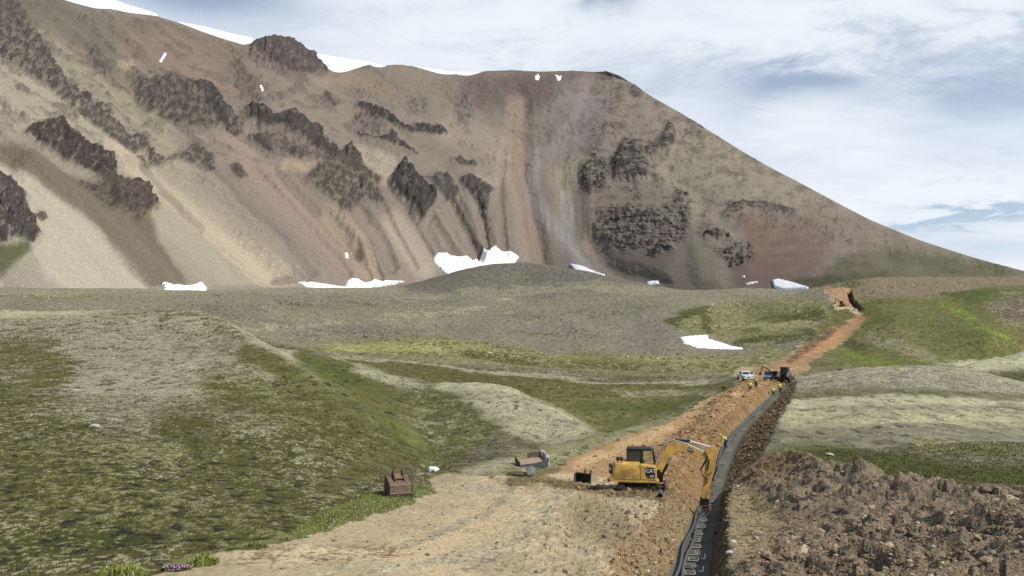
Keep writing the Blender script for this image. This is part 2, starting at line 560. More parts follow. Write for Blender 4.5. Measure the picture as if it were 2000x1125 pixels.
bench = np.where(ts < 0, sstep(HW, lw, -ts) ** 0.85, sstep(HW, rw, ts) ** 0.8)
HW = np.interp(Y, [45, 60, 100, 140], [0.72, 0.64, 0.60, 0.66]) + 0.12 * nC + 0.06 * nB
bench = np.where(ts < 0, np.clip((-ts - HW) / (lw - HW), 0, 1), np.clip((ts - HW) / (rw - HW), 0, 1))
trn = (1 - bench) * fade * inT
tz = np.interp(Y, TY, TZ)
heap = heap_h(X + 0.6 * nB, Y + 0.6 * nB)
hm = sstep(0.03, 0.35, heap)
heap = heap * (1 + 0.42 * nB) + hm * (0.80 * fbm(X / 2.1, Y / 2.4, 3, 51) + 0.20 * ridged(X / 0.9, Y / 0.9, 2, 61) + 0.10 * facets(X / 0.5, Y / 0.5, 62) + 0.05 * nD)
rough = (1 - road) * (1 - hm)
rrough = road * sstep(900, 1150, PXg) * (Y < 60)
sc = np.clip(Y / 60, 0.5, 3)
Z = Z + rough * (0.12 * nB * sc + 0.085 * nC * np.minimum(sc, 1.6) + 0.03 * nD) + road * (0.05 * nB + 0.035 * nC + 0.02 * nD) + rrough * (0.10 * nC + 0.07 * nD + 0.06 * facets(X / 0.5, Y / 0.6, 55)) + heap
# far slopes: gentle swells
Z = Z + sstep(150, 400, Y) * (1 - road) * (0.7 * nA + 0.9 * nF) + sstep(220, 300, Y) * (1 - sstep(420, 520, Y)) * (1 - sstep(1180, 1300, PXg)) * (0.8 * nA + 2.6 * fbm(X / 48, Y / 60, 2, 44)) + sstep(400, 520, Y) * (1 - road) * 1.7 * fbm(X / 85, Y / 110, 3, 43)
# loose orange earth thrown up beside the trench beyond the digger
berm = np.exp(-((ts + 4.6) / 1.5) ** 2) * sstep(58, 72, Y) * (1 - sstep(120, 160, Y))
Z = Z + berm * (0.55 + 0.7 * nB + 0.25 * nC)
Z = Z + trn * np.minimum(tz - Z, 0)
wall = np.clip(trn * (1 - trn) * 4, 0, 1)
Z = Z + wall * (0.12 * nC + 0.16 * fbm(X * 1.6, Y / 1.8, 3, 71) + 0.05 * nD + 0.10 * facets(X / 0.45, Y / 0.8, 72))
Z = Z + (trn > 0.97) * 0.02 * nC
uxc = np.interp(Y, UY, UX)
ucut = (1 - sstep(0.9, 1.7, np.abs(X - uxc))) * sstep(384, 388, Y) * (1 - sstep(440, 446, Y))
Z = Z - 2.6 * ucut


def ground(x, y):
    """height of the finished terrain"""
    x = np.asarray(x, float); y = np.asarray(y, float)
    return grid_interp(Z, GU, GL, x / y, np.log(y))


def hit(px, py, y0, y1):
    """first point along the photo ray that meets the terrain between two distances"""
    ys = np.exp(np.linspace(math.log(y0), math.log(y1), 600))
    x, yy, z = unproj(px, py, ys)
    d = z - ground(x, ys)
    k = np.argmax(d < 0) if (d < 0).any() else int(np.argmin(np.abs(d)))
    return Vector((x[k], ys[k], float(ground(x[k], ys[k]))))


def at(px, Y_, dx=0.0):
    x = (px - 1000) / F * Y_ * 1.0
    # two passes: the column drifts a little with height
    for _ in range(2):
        z = float(ground(x, Y_))
        x = (px - 1000) / F * (Y_ * CP + z * SP)
    return Vector((x, Y_, float(ground(x, Y_))))
# ------------------------------------------------------------------ ground cover: what grows or lies where
OLIVE, MOSS, DARKG = (86, 84, 46), (100, 96, 60), (70, 74, 38)
GREEN, BRIGHT = (92, 104, 52), (128, 140, 62)
GRAVEL, GREYB, LICHEN, PALE = (146, 138, 120), (126, 119, 103), (160, 153, 130), (182, 176, 150)
SWELL, MORAINE = (128, 120, 106), (114, 107, 98)
TAN, SAND, ORANGE, RUST, DKORANGE = (180, 158, 128), (200, 174, 136), (176, 144, 108), (164, 120, 86), (142, 108, 74)
MUD, SOIL, SPOIL, SPOILD = (104, 88, 62), (112, 88, 62), (146, 124, 102), (118, 100, 82)
TSAND = (110, 104, 93)
ZONES = [
    # (kind, points, softness or radius, colour, speckle colour, threshold, distance range)
    # left hill
    ('p', [(-2000, 560), (350, 590), (480, 640), (660, 730), (840, 880), (850, 1000), (300, 1130), (-2000, 1300)], 6, OLIVE, GRAVEL, 0.60, (20, 215)),
    ('p', [(-800, 590), (200, 600), (380, 600), (470, 640), (580, 705), (640, 750), (640, 810), (520, 850), (400, 850), (280, 850), (180, 830), (60, 740), (-800, 700)], 55, MOSS, GRAVEL, 0.42, (20, 215)),
    ('p', [(100, 640), (330, 640), (380, 720), (360, 800), (240, 820), (140, 760)], 50, OLIVE, GRAVEL, 0.33, (20, 215)),
    ('l', [(-20, 690), (60, 690), (110, 730), (20, 780)], 58, OLIVE, GREYB, 0.64, (20, 215)),
    ('l', [(360, 850), (420, 900), (520, 960), (560, 1010)], 90, OLIVE, GREYB, 0.68, (20, 215)),
    ('l', [(372, 865), (400, 880)], 36, DARKG, OLIVE, 0.5, (20, 215)),
    ('l', [(200, 870), (330, 880), (360, 905)], 40, OLIVE, (132, 126, 98), 0.50, (20, 215)),
    ('l', [(430, 760), (560, 790), (640, 840)], 60, OLIVE, (124, 118, 88), 0.56, (20, 215)),
    ('l', [(0, 960), (250, 1000), (500, 1040)], 70, OLIVE, (118, 112, 84), 0.57, (20, 215)),
    ('l', [(-50, 1085), (130, 1060), (260, 1060)], 50, DARKG, (128, 122, 92), 0.62, (20, 60)),
    ('l', [(0, 900), (200, 950)], 80, OLIVE, (122, 117, 86), 0.57, (20, 215)),
    ('l', [(600, 770), (690, 850), (740, 900)], 70, OLIVE, (122, 117, 86), 0.62, (20, 215)),
    ('l', [(480, 690), (600, 740), (700, 820)], 30, OLIVE, MOSS, 0.55, (20, 215)),
    ('l', [(470, 640), (560, 690), (640, 740)], 18, GRAVEL, LICHEN, 0.55, (20, 215)),
    ('p', [(-200, 600), (60, 600), (200, 590), (230, 604), (160, 618), (-100, 620)], 6, PALE, LICHEN, 0.5, (20, 330)),
    ('l', [(640, 960), (760, 900), (800, 920)], 30, (112, 100, 74), OLIVE, 0.5, (20, 90)),
    # gully and flats
    ('p', [(570, 680), (720, 690), (900, 720), (1100, 730), (1450, 750), (1400, 780), (1340, 800), (1160, 850), (870, 910), (820, 900), (700, 760)], 8, OLIVE, MOSS, 0.55, (60, 260)),
    ('l', [(600, 700), (700, 755), (780, 840), (820, 900)], 40, (90, 98, 52), OLIVE, 0.56, (62, 215)),
    ('l', [(800, 850), (830, 895)], 26, (112, 116, 70), OLIVE, 0.56, (62, 100)),
    ('l', [(640, 720), (720, 735)], 22, DARKG, GREEN, 0.55, (90, 215)),
    ('l', [(700, 720), (790, 750), (830, 755)], 15, GREYB, LICHEN, 0.5, (100, 215)),
    ('p', [(790, 760), (860, 752), (950, 780), (950, 850), (900, 890), (840, 900), (800, 830)], 22, (84, 86, 50), (130, 122, 100), 0.60, (62, 165)),
    ('p', [(830, 746), (960, 742), (1030, 765), (1100, 795), (1150, 830), (1170, 850), (1080, 875), (1000, 850), (930, 800), (880, 765)], 12, GRAVEL, LICHEN, 0.5, (60, 160)),
    ('p', [(900, 890), (960, 850), (1080, 868), (1160, 858), (1000, 890), (880, 915)], 10, (90, 84, 64), GREYB, 0.62, (60, 160)),
    ('l', [(860, 753), (960, 752), (1010, 762)], 14, PALE, LICHEN, 0.5, (110, 165)),
    ('p', [(1040, 775), (1150, 772), (1330, 775), (1345, 795), (1240, 830), (1170, 840), (1100, 800)], 8, (98, 100, 54), (112, 106, 72), 0.55, (90, 260)),
    ('l', [(1130, 790), (1250, 800), (1320, 795)], 14, (94, 102, 48), OLIVE, 0.55, (90, 260)),
    ('l', [(1180, 770), (1320, 765), (1400, 770)], 9, LICHEN, MOSS, 0.5, (100, 260)),
    ('l', [(900, 755), (1050, 762), (1200, 768)], 10, OLIVE, MOSS, 0.5, (160, 260)),
    ('l', [(600, 690), (760, 700), (950, 718), (1150, 738), (1440, 745)], 5, (92, 86, 66), GREYB, 0.5, (190, 280)),
    ('l', [(640, 697), (780, 706), (950, 724), (1150, 744), (1420, 750)], 3.5, LICHEN, GRAVEL, 0.5, (190, 280)),
    # the wide flat beyond
    ('p', [(-900, 540), (500, 555), (1000, 540), (1560, 556), (1640, 572), (1600, 640), (1480, 735), (1250, 730), (900, 710), (620, 690), (480, 650), (-900, 610)], 6, (136, 129, 110), GREYB, 0.52, (230, 1100)),
    ('p', [(600, 672), (760, 655), (960, 668), (1240, 690), (1420, 700), (1530, 680), (1500, 730), (1250, 728), (900, 706), (620, 690)], 8, (150, 146, 104), OLIVE, 0.56, (225, 420)),
    ('l', [(900, 690), (1100, 710), (1350, 722)], 14, OLIVE, (140, 134, 100), 0.58, (225, 420)),
    ('l', [(650, 676), (850, 682)], 14, (164, 158, 110), MOSS, 0.6, (225, 420)),
    ('p', [(480, 640), (700, 625), (1000, 640), (1270, 605), (1330, 655), (1320, 680), (1150, 690), (900, 668), (600, 655)], 8, SWELL, GREYB, 0.5, (230, 520)),
    ('p', [(1010, 640), (1150, 615), (1270, 600), (1325, 655), (1340, 680), (1150, 672)], 8, (138, 129, 118), (122, 114, 104), 0.5, (230, 520)),
    ('l', [(480, 642), (640, 630), (900, 606), (1150, 598), (1260, 598)], 4, (164, 156, 134), GRAVEL, 0.5, (250, 560)),
    ('l', [(380, 610), (520, 605), (700, 590), (900, 592)], 12, (120, 112, 96), SWELL, 0.5, (250, 620)),
    ('p', [(1310, 640), (1350, 600), (1460, 590), (1600, 585), (1630, 610), (1600, 645), (1500, 680), (1440, 668), (1350, 655)], 8, (112, 112, 76), (140, 132, 104), 0.58, (250, 520)),
    ('l', [(1310, 625), (1380, 605), (1380, 640), (1480, 640)], 14, DARKG, OLIVE, 0.5, (250, 520)),
    ('l', [(1400, 640), (1500, 630), (1580, 625)], 14, (156, 150, 116), OLIVE, 0.6, (250, 520)),
    ('l', [(1450, 672), (1540, 660), (1580, 650)], 16, DARKG, OLIVE, 0.55, (220, 420)),
    ('l', [(1500, 618), (1600, 610)], 14, DARKG, MOSS, 0.5, (250, 520)),
    ('l', [(540, 590), (620, 584), (720, 587)], 4, (92, 86, 74), SWELL, 0.55, (250, 620)),
    ('l', [(400, 606), (470, 620), (560, 626)], 14, (112, 105, 93), SWELL, 0.55, (230, 520)),
    ('l', [(560, 655), (680, 645), (820, 650)], 14, (110, 103, 93), SWELL, 0.55, (230, 420)),
    ('l', [(920, 640), (1060, 650), (1160, 656)], 6, (104, 98, 84), SWELL, 0.55, (230, 480)),
    ('l', [(1000, 610), (1120, 606), (1250, 600)], 16, (116, 110, 100), SWELL, 0.5, (250, 520)),
    ('l', [(780, 585), (900, 578), (1010, 588)], 6, (152, 145, 122), GRAVEL, 0.5, (350, 720)),
    ('p', [(780, 562), (880, 520), (1030, 500), (1160, 520), (1340, 566), (1100, 580), (900, 584)], 8, MORAINE, (108, 102, 94), 0.52, (480, 1100)),
    ('l', [(60, 578), (180, 576)], 12, (112, 110, 66), GRAVEL, 0.6, (250, 620)),
    ('l', [(900, 575), (1150, 560), (1350, 575)], 14, (146, 138, 116), SWELL, 0.55, (430, 760)),
    ('l', [(-300, 580), (0, 570), (300, 566), (600, 564), (780, 566)], 12, (152, 143, 124), (138, 130, 112), 0.5, (440, 1100)),
    ('l', [(1300, 572), (1450, 568), (1600, 568)], 8, (148, 138, 118), (132, 122, 106), 0.5, (440, 1100)),
    # right: green hillside under the pass
    ('p', [(1600, 640), (1660, 560), (1720, 535), (2600, 520), (2600, 720), (2000, 690), (1820, 718), (1700, 730), (1600, 745), (1560, 735)], 6, (112, 114, 72), OLIVE, 0.55, (195, 620)),
    ('p', [(1650, 575), (1690, 540), (1850, 530), (2600, 525), (2600, 560), (1880, 572), (1800, 582), (1720, 582)], 7, (142, 120, 98), (120, 110, 88), 0.52, (300, 620)),
    ('p', [(1840, 575), (1900, 562), (2100, 556), (2100, 580), (1960, 590), (1900, 600)], 7, (88, 104, 54), DARKG, 0.55, (230, 620)),
    ('p', [(1780, 600), (1850, 585), (1920, 610), (2020, 640), (2600, 660), (2600, 700), (2000, 690), (1830, 715), (1780, 690), (1740, 640)], 9, (98, 104, 58), (112, 106, 72), 0.56, (195, 520)),
    ('p', [(1930, 590), (1980, 575), (2100, 575), (2100, 640), (2000, 640), (1940, 620)], 10, (104, 90, 72), (140, 128, 108), 0.60, (230, 520)),
    ('l', [(1835, 592), (1865, 602)], 9, (132, 146, 66), GREEN, 0.5, (230, 520)),
    ('l', [(1870, 608), (1905, 630)], 12, (150, 162, 66), GREEN, 0.46, (230, 520)),
    ('l', [(1915, 635), (1965, 658)], 6, (128, 140, 66), GREEN, 0.5, (230, 520)),
    ('p', [(1690, 650), (1750, 650), (1820, 690), (1830, 710), (1760, 690), (1700, 670)], 8, (146, 136, 110), MOSS, 0.55, (200, 420)),
    ('l', [(1660, 690), (1720, 708), (1760, 714)], 14, (116, 126, 54), GREEN, 0.5, (195, 330)),
    ('l', [(1640, 660), (1680, 680)], 18, DARKG, OLIVE, 0.5, (195, 380)),
    ('l', [(1560, 720), (1620, 705)], 14, GREYB, MOSS, 0.5, (175, 300)),
    # pale right hill
    ('p', [(1480, 800), (1540, 742), (1640, 718), (1830, 706), (2000, 680), (2800, 660), (2800, 1000), (1980, 960), (1560, 925), (1480, 880)], 6, (154, 147, 126), (116, 109, 94), 0.50, (45, 220)),
    ('p', [(1560, 735), (1700, 712), (1860, 712), (2020, 745), (2020, 775), (1700, 765), (1560, 770)], 10, (136, 129, 116), LICHEN, 0.55, (80, 180)),
    ('l', [(1520, 790), (1700, 782), (2050, 786)], 16, PALE, LICHEN, 0.56, (60, 180)),
    ('l', [(1520, 815), (1700, 812), (2050, 820)], 22, (182, 174, 142), GREYB, 0.60, (60, 180)),
    ('l', [(1540, 772), (1700, 762), (2000, 775)], 12, (124, 118, 96), OLIVE, 0.55, (60, 180)),
    ('l', [(1500, 855), (1620, 850), (1750, 860)], 20, (138, 130, 108), (106, 98, 80), 0.55, (50, 130)),
    ('l', [(1800, 870), (1950, 880), (2100, 880)], 20, (158, 152, 116), OLIVE, 0.56, (50, 130)),
    ('p', [(1500, 885), (1600, 868), (1680, 878), (1780, 890), (1880, 905), (2050, 915), (2700, 930), (2700, 1010), (1990, 975), (1750, 950), (1540, 925)], 12, (94, 96, 56), (80, 86, 46), 0.52, (44, 90)),
    ('p', [(1830, 712), (1920, 698), (2000, 683), (2400, 660), (2400, 700), (2000, 712), (1900, 722)], 5, PALE, LICHEN, 0.55, (180, 260)),
    ('p', [(1900, 728), (1960, 722), (2100, 718), (2100, 760), (2000, 748), (1940, 738)], 6, (96, 90, 62), DARKG, 0.5, (170, 260)),
    ('p', [(1470, 960), (1560, 915), (1760, 930), (2050, 950), (2900, 960), (2900, 1500), (1400, 1500)], 5, (132, 114, 92), SPOILD, 0.55, (10, 50)),
    # verge of the track
    ('p', [(560, 1050), (640, 1000), (700, 975), (800, 950), (850, 960), (800, 990), (700, 1020), (620, 1045)], 7, (104, 116, 60), (84, 96, 46), 0.5, (30, 60)),
    ('l', [(330, 1108), (450, 1080), (560, 1052), (640, 1040)], 10, (130, 122, 92), GREEN, 0.55, (24, 45)),
    ('p', [(840, 930), (1000, 885), (1170, 850), (1340, 800), (1360, 800), (1250, 845), (1100, 905), (1060, 925), (960, 930), (880, 935)], 5, (150, 142, 116), (116, 110, 76), 0.52, (48, 135)),
    ('l', [(900, 928), (1000, 900), (1020, 905)], 14, (168, 154, 126), GRAVEL, 0.5, (48, 90)),
    ('l', [(1060, 905), (1130, 880)], 14, (112, 108, 72), LICHEN, 0.55, (48, 100)),
]
ROADZ = [
    ('p', [(-400, 1500), (-200, 1100), (600, 1000), (860, 920), (1000, 920), (1300, 960), (1420, 1000), (1420, 1500)], 8, TAN, (166, 148, 120), 0.56, (10, 70)),
    ('l', [(900, 1125), (800, 1080), (900, 1040), (1000, 990), (960, 950)], 60, SAND, TAN, 0.6, (20, 70)),
    ('l', [(900, 950), (1000, 975), (1060, 1000), (1000, 1050)], 26, (178, 164, 140), TAN, 0.5, (20, 70)),
    ('l', [(720, 1120), (900, 1090), (1050, 1060)], 14, (160, 150, 132), (176, 160, 134), 0.5, (20, 45)),
    ('l', [(620, 1130), (800, 1062), (950, 1005), (1000, 955), (960, 930)], 11, (160, 146, 122), (172, 156, 130), 0.5, (20, 62)),
    ('l', [(880, 1130), (1000, 1062), (1070, 1005), (1090, 958)], 11, (158, 142, 118), (172, 156, 130), 0.5, (20, 62)),
    ('l', [(480, 1090), (640, 1085), (760, 1080)], 26, (150, 120, 90), TAN, 0.5, (20, 40)),
    ('l', [(1150, 1010), (1230, 1060), (1240, 1125)], 60, (160, 140, 112), (122, 102, 78), 0.55, (20, 50)),
    ('p', [(1050, 920), (1150, 870), (1340, 805), (1440, 750), (1480, 715), (1560, 690), (1700, 605), (1720, 640), (1560, 760), (1450, 860), (1400, 960), (1300, 950), (1200, 935)], 8, ORANGE, (150, 112, 78), 0.52, (56, 460)),
    ('l', [(1130, 910), (1250, 860), (1400, 790), (1470, 745)], 16, (198, 158, 118), ORANGE, 0.55, (56, 200)),
    ('l', [(1470, 745), (1540, 712), (1610, 672), (1670, 630)], 10, (192, 138, 96), RUST, 0.6, (150, 400)),
    ('l', [(1545, 704), (1600, 660), (1650, 628)], 13, (104, 78, 58), RUST, 0.58, (180, 400)),
    ('l', [(1380, 800), (1450, 770), (1470, 755)], 14, DKORANGE, ORANGE, 0.5, (100, 200)),
    ('l', [(1330, 850), (1380, 850), (1420, 835)], 14, (120, 84, 52), ORANGE, 0.55, (70, 130)),
    ('l', [(1470, 770), (1510, 755)], 12, (176, 116, 66), ORANGE, 0.6, (100, 190)),
    ('p', [(1280, 900), (1360, 870), (1400, 870), (1395, 960), (1360, 985), (1290, 960)], 8, (172, 136, 98), (122, 92, 62), 0.50, (50, 110)),
    ('l', [(990, 940), (1050, 935), (1120, 950), (1200, 962), (1330, 975)], 12, MUD, (130, 110, 78), 0.55, (44, 64)),
    ('l', [(1230, 955), (1320, 962)], 10, (112, 94, 66), MUD, 0.5, (46, 64)),
    ('l', [(1000, 940), (1060, 925), (1090, 918)], 8, (116, 108, 74), MUD, 0.5, (50, 80)),
    ('p', [(1605, 555), (1668, 555), (1668, 600), (1640, 600), (1622, 580)], 4, (176, 138, 106), (156, 120, 90), 0.55, (385, 470)),
    ('l', [(1640, 612), (1690, 622)], 8, (164, 106, 74), RUST, 0.5, (340, 400)),
]


def paint(px, py, Yd, zones, A, B, T, weight=1.0):
    for kind, pts, r, ca, cb, th, (y0, y1) in zones:
        m = poly_mask(px, py, pts, r) if kind == 'p' else line_mask(px, py, pts, r)
        m = m * weight
        if y0 is not None:
            m = m * ((Yd > y0) & (Yd < y1))
        s = m > 0.002
        if not s.any(): continue
        k = m[s][:, None]
        A[s] = A[s] * (1 - k) + s2l(ca) * k
        B[s] = B[s] * (1 - k) + s2l(cb) * k
        T[s] = T[s] * (1 - k[:, 0]) + th * k[:, 0]


ALB = 0.92
A = np.zeros(X.shape + (3,), np.float32); B = A.copy(); T = np.full(X.shape, 0.55, np.float32)
A[:] = s2l(OLIVE); B[:] = s2l(GREYB)
AW, BW = WX + 20 * nA + 6 * nC, WY + 8 * nA + 3 * nF + 2 * nC
paint(AW, BW, Y, ZONES, A, B, T)
A2, B2, T2 = A.copy(), B.copy(), T.copy()
A2[:] = s2l(TAN); B2[:] = s2l(SAND)
paint(WX, WY, Y, ROADZ, A2, B2, T2)
rk = sstep(0.30, 0.70, road + 0.40 * nC + 0.35 * nD)[..., None]
A = A * (1 - rk) + A2 * rk; B = B * (1 - rk) + B2 * rk; T = T * (1 - rk[..., 0]) + T2 * rk[..., 0]


def over(mask, ca, cb, th=0.5):
    k = mask[..., None]
    A[:] = A * (1 - k) + s2l(ca) * k
    B[:] = B * (1 - k) + s2l(cb) * k
    T[:] = T * (1 - mask) + th * mask


# strip of trodden earth right of the trench, spoil heap, trench walls and floor
strip = sstep(rw, rw + 0.3, ts) * (1 - sstep(2.6, 4.6, ts + 0.8 * nB)) * (Y > 14) * (1 - sstep(50, 58, Y))
over(strip.astype(np.float32), (170, 146, 114), (138, 116, 90), 0.52)
over((hm * 1.0).astype(np.float32), (144, 125, 105), (116, 101, 85), 0.5)
oh = hm * sstep(50, 58, Y)
over((oh * 0.8).astype(np.float32), (138, 104, 74), (108, 84, 62), 0.5)
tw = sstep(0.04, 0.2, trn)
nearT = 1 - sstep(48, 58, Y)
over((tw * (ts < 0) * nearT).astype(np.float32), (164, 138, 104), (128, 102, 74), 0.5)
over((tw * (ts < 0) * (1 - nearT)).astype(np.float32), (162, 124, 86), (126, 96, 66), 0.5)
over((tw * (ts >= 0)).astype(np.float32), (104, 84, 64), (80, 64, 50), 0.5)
fl = sstep(0.90, 0.97, trn)
over(fl.astype(np.float32), TSAND, (90, 88, 84), 0.55)
over(sstep(0.3, 0.7, ucut).astype(np.float32), (70, 56, 46), (84, 66, 52), 0.5)
ring = np.exp(-((trn - 0.62) / 0.22) ** 2) * (ts < 0) * nearT * sstep(-0.1, 0.4, nB)
over((0.5 * ring).astype(np.float32), (150, 140, 120), (128, 118, 100), 0.5)

far = sstep(60, 400, Y)
g2 = fbm(X / 0.16, Y / 0.30, 2, 81)
n = 0.5 + 0.58 * (0.34 * nB + 0.40 * nC + 0.62 * nD + 0.50 * g2 + 0.50 * nA * (0.4 + 0.6 * far))
f2 = sstep(45, 85, Y)
long1 = fbm(X / 2.2, Y / 6.0, 4, 97, 0.6)
n = n + 0.42 * f2 * long1
w = sstep(-0.075, 0.075, n - T)[..., None]
alb = A * (1 - w) + B * w
white = rng.normal(0, 1, X.shape)
alb = alb * np.clip(1 + 0.42 * nD + 0.45 * g2 + 0.34 * nC + 0.25 * nB + 0.16 * nA + 0.085 * white, 0.3, 1.9)[..., None]
# bare turf-less patches and pale stones
stone = (gnoise(X / 0.55 / np.maximum(Y / 120, 1), Y / 1.1 / np.maximum(Y / 120, 1), 91) > 0.74) * (1 - road) * (1 - tw)
alb = alb * (1 + 0.9 * stone[..., None] * (0.5 + rng.random(X.shape)[..., None]))
# dark hollows between tussocks, their shade painted into the albedo
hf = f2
hollow_shade = (sstep(0.10, 0.30, -fbm(X / 0.9, Y / 0.8, 3, 95)) * (1 - hf) + hf * sstep(0.16, 0.36, -fbm(X / 1.15, Y / 3.4, 3, 96, 0.6)) * (0.5 + 0.5 * sstep(-0.2, 0.3, nA))) * (1 - road) * (1 - tw) * (1 - hm)
alb = alb * (1 - 0.70 * hollow_shade[..., None])
# tyre tracks pressed into the road


def settle(a):
    """earth pigments: a little less saturated than the picks"""
    r, g, b = a[..., 0], a[..., 1], a[..., 2]
    k = 0.83 + 1.0 * np.clip((r - g) / (r + g + 1e-6), 0, 0.13)
    return np.stack([g + (r - g) * 0.80, g, b * k], -1)


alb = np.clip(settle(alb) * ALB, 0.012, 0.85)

m_ground = attr_mat('ground_cover', 9.0, 0.28, 0.5, dist=0.04)
m_road = attr_mat('dirt', 14.0, 0.22, 0.45, dist=0.03)
m_spoil = attr_mat('spoil', 7.0, 0.35, 0.9, dist=0.08)

nr, nc = X.shape
idx = np.arange(nr * nc, dtype=np.int32).reshape(nr, nc)
FACES = np.stack([idx[:-1, :-1], idx[:-1, 1:], idx[1:, 1:], idx[1:, :-1]], -1).reshape(-1, 4)
CO = np.stack([X, Y, Z], -1).reshape(-1, 3)
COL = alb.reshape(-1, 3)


def fmean(a):
    return ((a[:-1, :-1] + a[1:, 1:] + a[:-1, 1:] + a[1:, :-1]) * 0.25).ravel()


f_tr = (fmean(trn) > 0.06) | (fmean(ucut.astype(float)) > 0.3)
f_hp = (fmean(hm) > 0.5) & ~f_tr
f_rd = (fmean(road) > 0.5) & ~f_tr & ~f_hp
f_gr = ~(f_tr | f_hp | f_rd)
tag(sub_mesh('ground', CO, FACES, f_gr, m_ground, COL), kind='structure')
tag(sub_mesh('road', CO, FACES, f_rd, m_road, COL), kind='structure')
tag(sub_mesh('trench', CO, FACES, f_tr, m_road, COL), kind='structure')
tag(sub_mesh('spoil_heap', CO, FACES, f_hp, m_spoil, COL), 'long heap of grey brown rubble dug out beside the trench', 'spoil heap')
# ------------------------------------------------------------------ mountain
# rock edge of the skyline, foot of the slope (photo pixels) and their distances
CREST = np.array([(-900, -420), (-300, -180), (0, -52), (70, -22), (130, 2), (190, 18), (215, 17), (250, 25), (305, 31), (360, 48), (400, 64), (440, 77), (486, 91), (494, 82), (505, 76), (540, 72), (565, 75), (578, 84), (592, 90), (604, 99), (612, 109), (628, 122), (640, 136), (655, 143), (672, 142), (700, 133), (722, 126), (738, 134), (748, 134), (756, 127), (780, 126), (810, 130), (850, 142), (872, 147), (890, 144), (905, 149), (925, 147), (945, 139), (1000, 137), (1050, 140), (1120, 138), (1165, 141), (1183, 138), (1200, 144), (1214, 150), (1232, 162), (1242, 166), (1256, 178), (1290, 199), (1330, 221), (1375, 249), (1450, 296), (1500, 325), (1560, 356), (1640, 399), (1700, 430), (1760, 455), (1800, 471), (1860, 490), (1900, 503), (1950, 517), (1990, 527), (2100, 552), (2400, 600), (2900, 640)], float)
BASE = np.array([(-900, 575), (0, 572), (120, 570), (300, 568), (600, 566), (780, 560), (850, 552), (930, 545), (1030, 545), (1150, 550), (1300, 566), (1400, 569), (1480, 569), (1580, 570), (1680, 560), (1800, 556), (2000, 552), (2400, 612), (2900, 660)], float)
DB = np.array([(-900, 480), (0, 520), (120, 545), (300, 630), (600, 800), (780, 890), (930, 960), (1030, 980), (1150, 930), (1300, 800), (1400, 730), (1480, 690), (1580, 640), (1680, 590), (1800, 580), (2000, 590), (2900, 640)], float)
DC = np.array([(-900, 900), (0, 1080), (200, 1230), (500, 1520), (700, 1680), (1000, 1800), (1190, 1720), (1300, 1520), (1450, 1300), (1600, 1130), (1800, 960), (2000, 860), (2900, 800)], float)
# snow lying on the plateau behind the edge
SNOW = np.array([(-900, -480), (0, -90), (130, -36), (222, 0), (306, 27), (312, 40), (356, 44), (400, 52), (450, 65), (494, 74), (500, 96), (600, 130), (612, 104), (660, 112), (720, 121), (747, 128), (752, 140), (760, 150), (800, 150), (806, 129), (840, 134), (880, 140), (935, 141), (948, 160), (1100, 170), (2900, 680)], float)


def smooth1(x, tab, w):
    a = np.interp(x, tab[:, 0], tab[:, 1])
    if w <= 0: return a
    k = np.linspace(-w, w, 9)
    return np.mean([np.interp(x + d, tab[:, 0], tab[:, 1]) for d in k], 0)


MPX = np.concatenate([np.linspace(-1200, -420, 60)[:-1], np.linspace(-420, 2250, 1530), np.linspace(2250, 2900, 40)[1:]])
NB, NF, NP = 40, 520, 46
tt = np.concatenate([np.linspace(-0.16, 0, NB)[:-1], np.linspace(0, 1, NF)])
yb = smooth1(MPX, BASE, 40); yc = smooth1(MPX, CREST, 0)
yc_s = smooth1(MPX, CREST, 14)
db = smooth1(MPX, DB, 60); dc = smooth1(MPX, DC, 60)
jag = fbm(MPX / 7.0, MPX * 0 + 3.3, 3, 5) * 1.2
yc = yc + jag * np.where((MPX > 480) & (MPX < 640), 1.6, 0.6)
MX, TT = np.meshgrid(MPX, tt)
yc_w = smooth1(MPX, CREST, 60)
sb, sc_ = slope_of(yb), slope_of(yc_w)
zb, zc = sb * db, sc_ * dc
# t runs evenly up the picture; a slope of nearly constant steepness between foot and edge
MY = yb + (yc_w - yb) * TT + (yc - yc_w) * sstep(0.82, 1.0, TT)
sl = slope_of(MY)
mm = (zc - zb) / (dc - db)
Dlin = (zb - mm * db) / np.minimum(sl - mm, -1e-3)
DD = np.minimum(np.maximum(Dlin, 0.6 * db), dc * (0.995 + 0.005 * TT))
# steeper cliffs high up, gentler scree low down
bow = np.sin(np.clip(TT, 0, 1) * np.pi)
DD = DD * (1 - 0.035 * bow)
RXm, RYm, RZm = unproj(MX, MY, DD)
# plateau behind the edge: first up to the snow line, then level
ysn = smooth1(MPX, SNOW, 2)
rows = []
for k in range(1, NP + 1):
    q = k / NP
    yy = yc_s + (np.maximum(ysn, -2000) - yc_s) * min(q * 1.6, 1.0)
    Dk = dc + 420 * q ** 1.3
    x, y, z = unproj(MPX, yy, Dk)
    z1 = slope_of(yc_s + (ysn - yc_s) * sstep(0, 0.62, q)) * np.minimum(Dk, dc + 230)
    z1 = np.where(q > 0.62, z1 - 0.10 * (Dk - dc - 230).clip(0), z1)
    z1 = np.minimum(z1, slope_of(np.maximum(yc_s, -2000)) * Dk + 60)
    rows.append(np.stack([x, y, z1], -1))
PLAT = np.array(rows)
M0 = np.stack([RXm, RYm, RZm], -1)

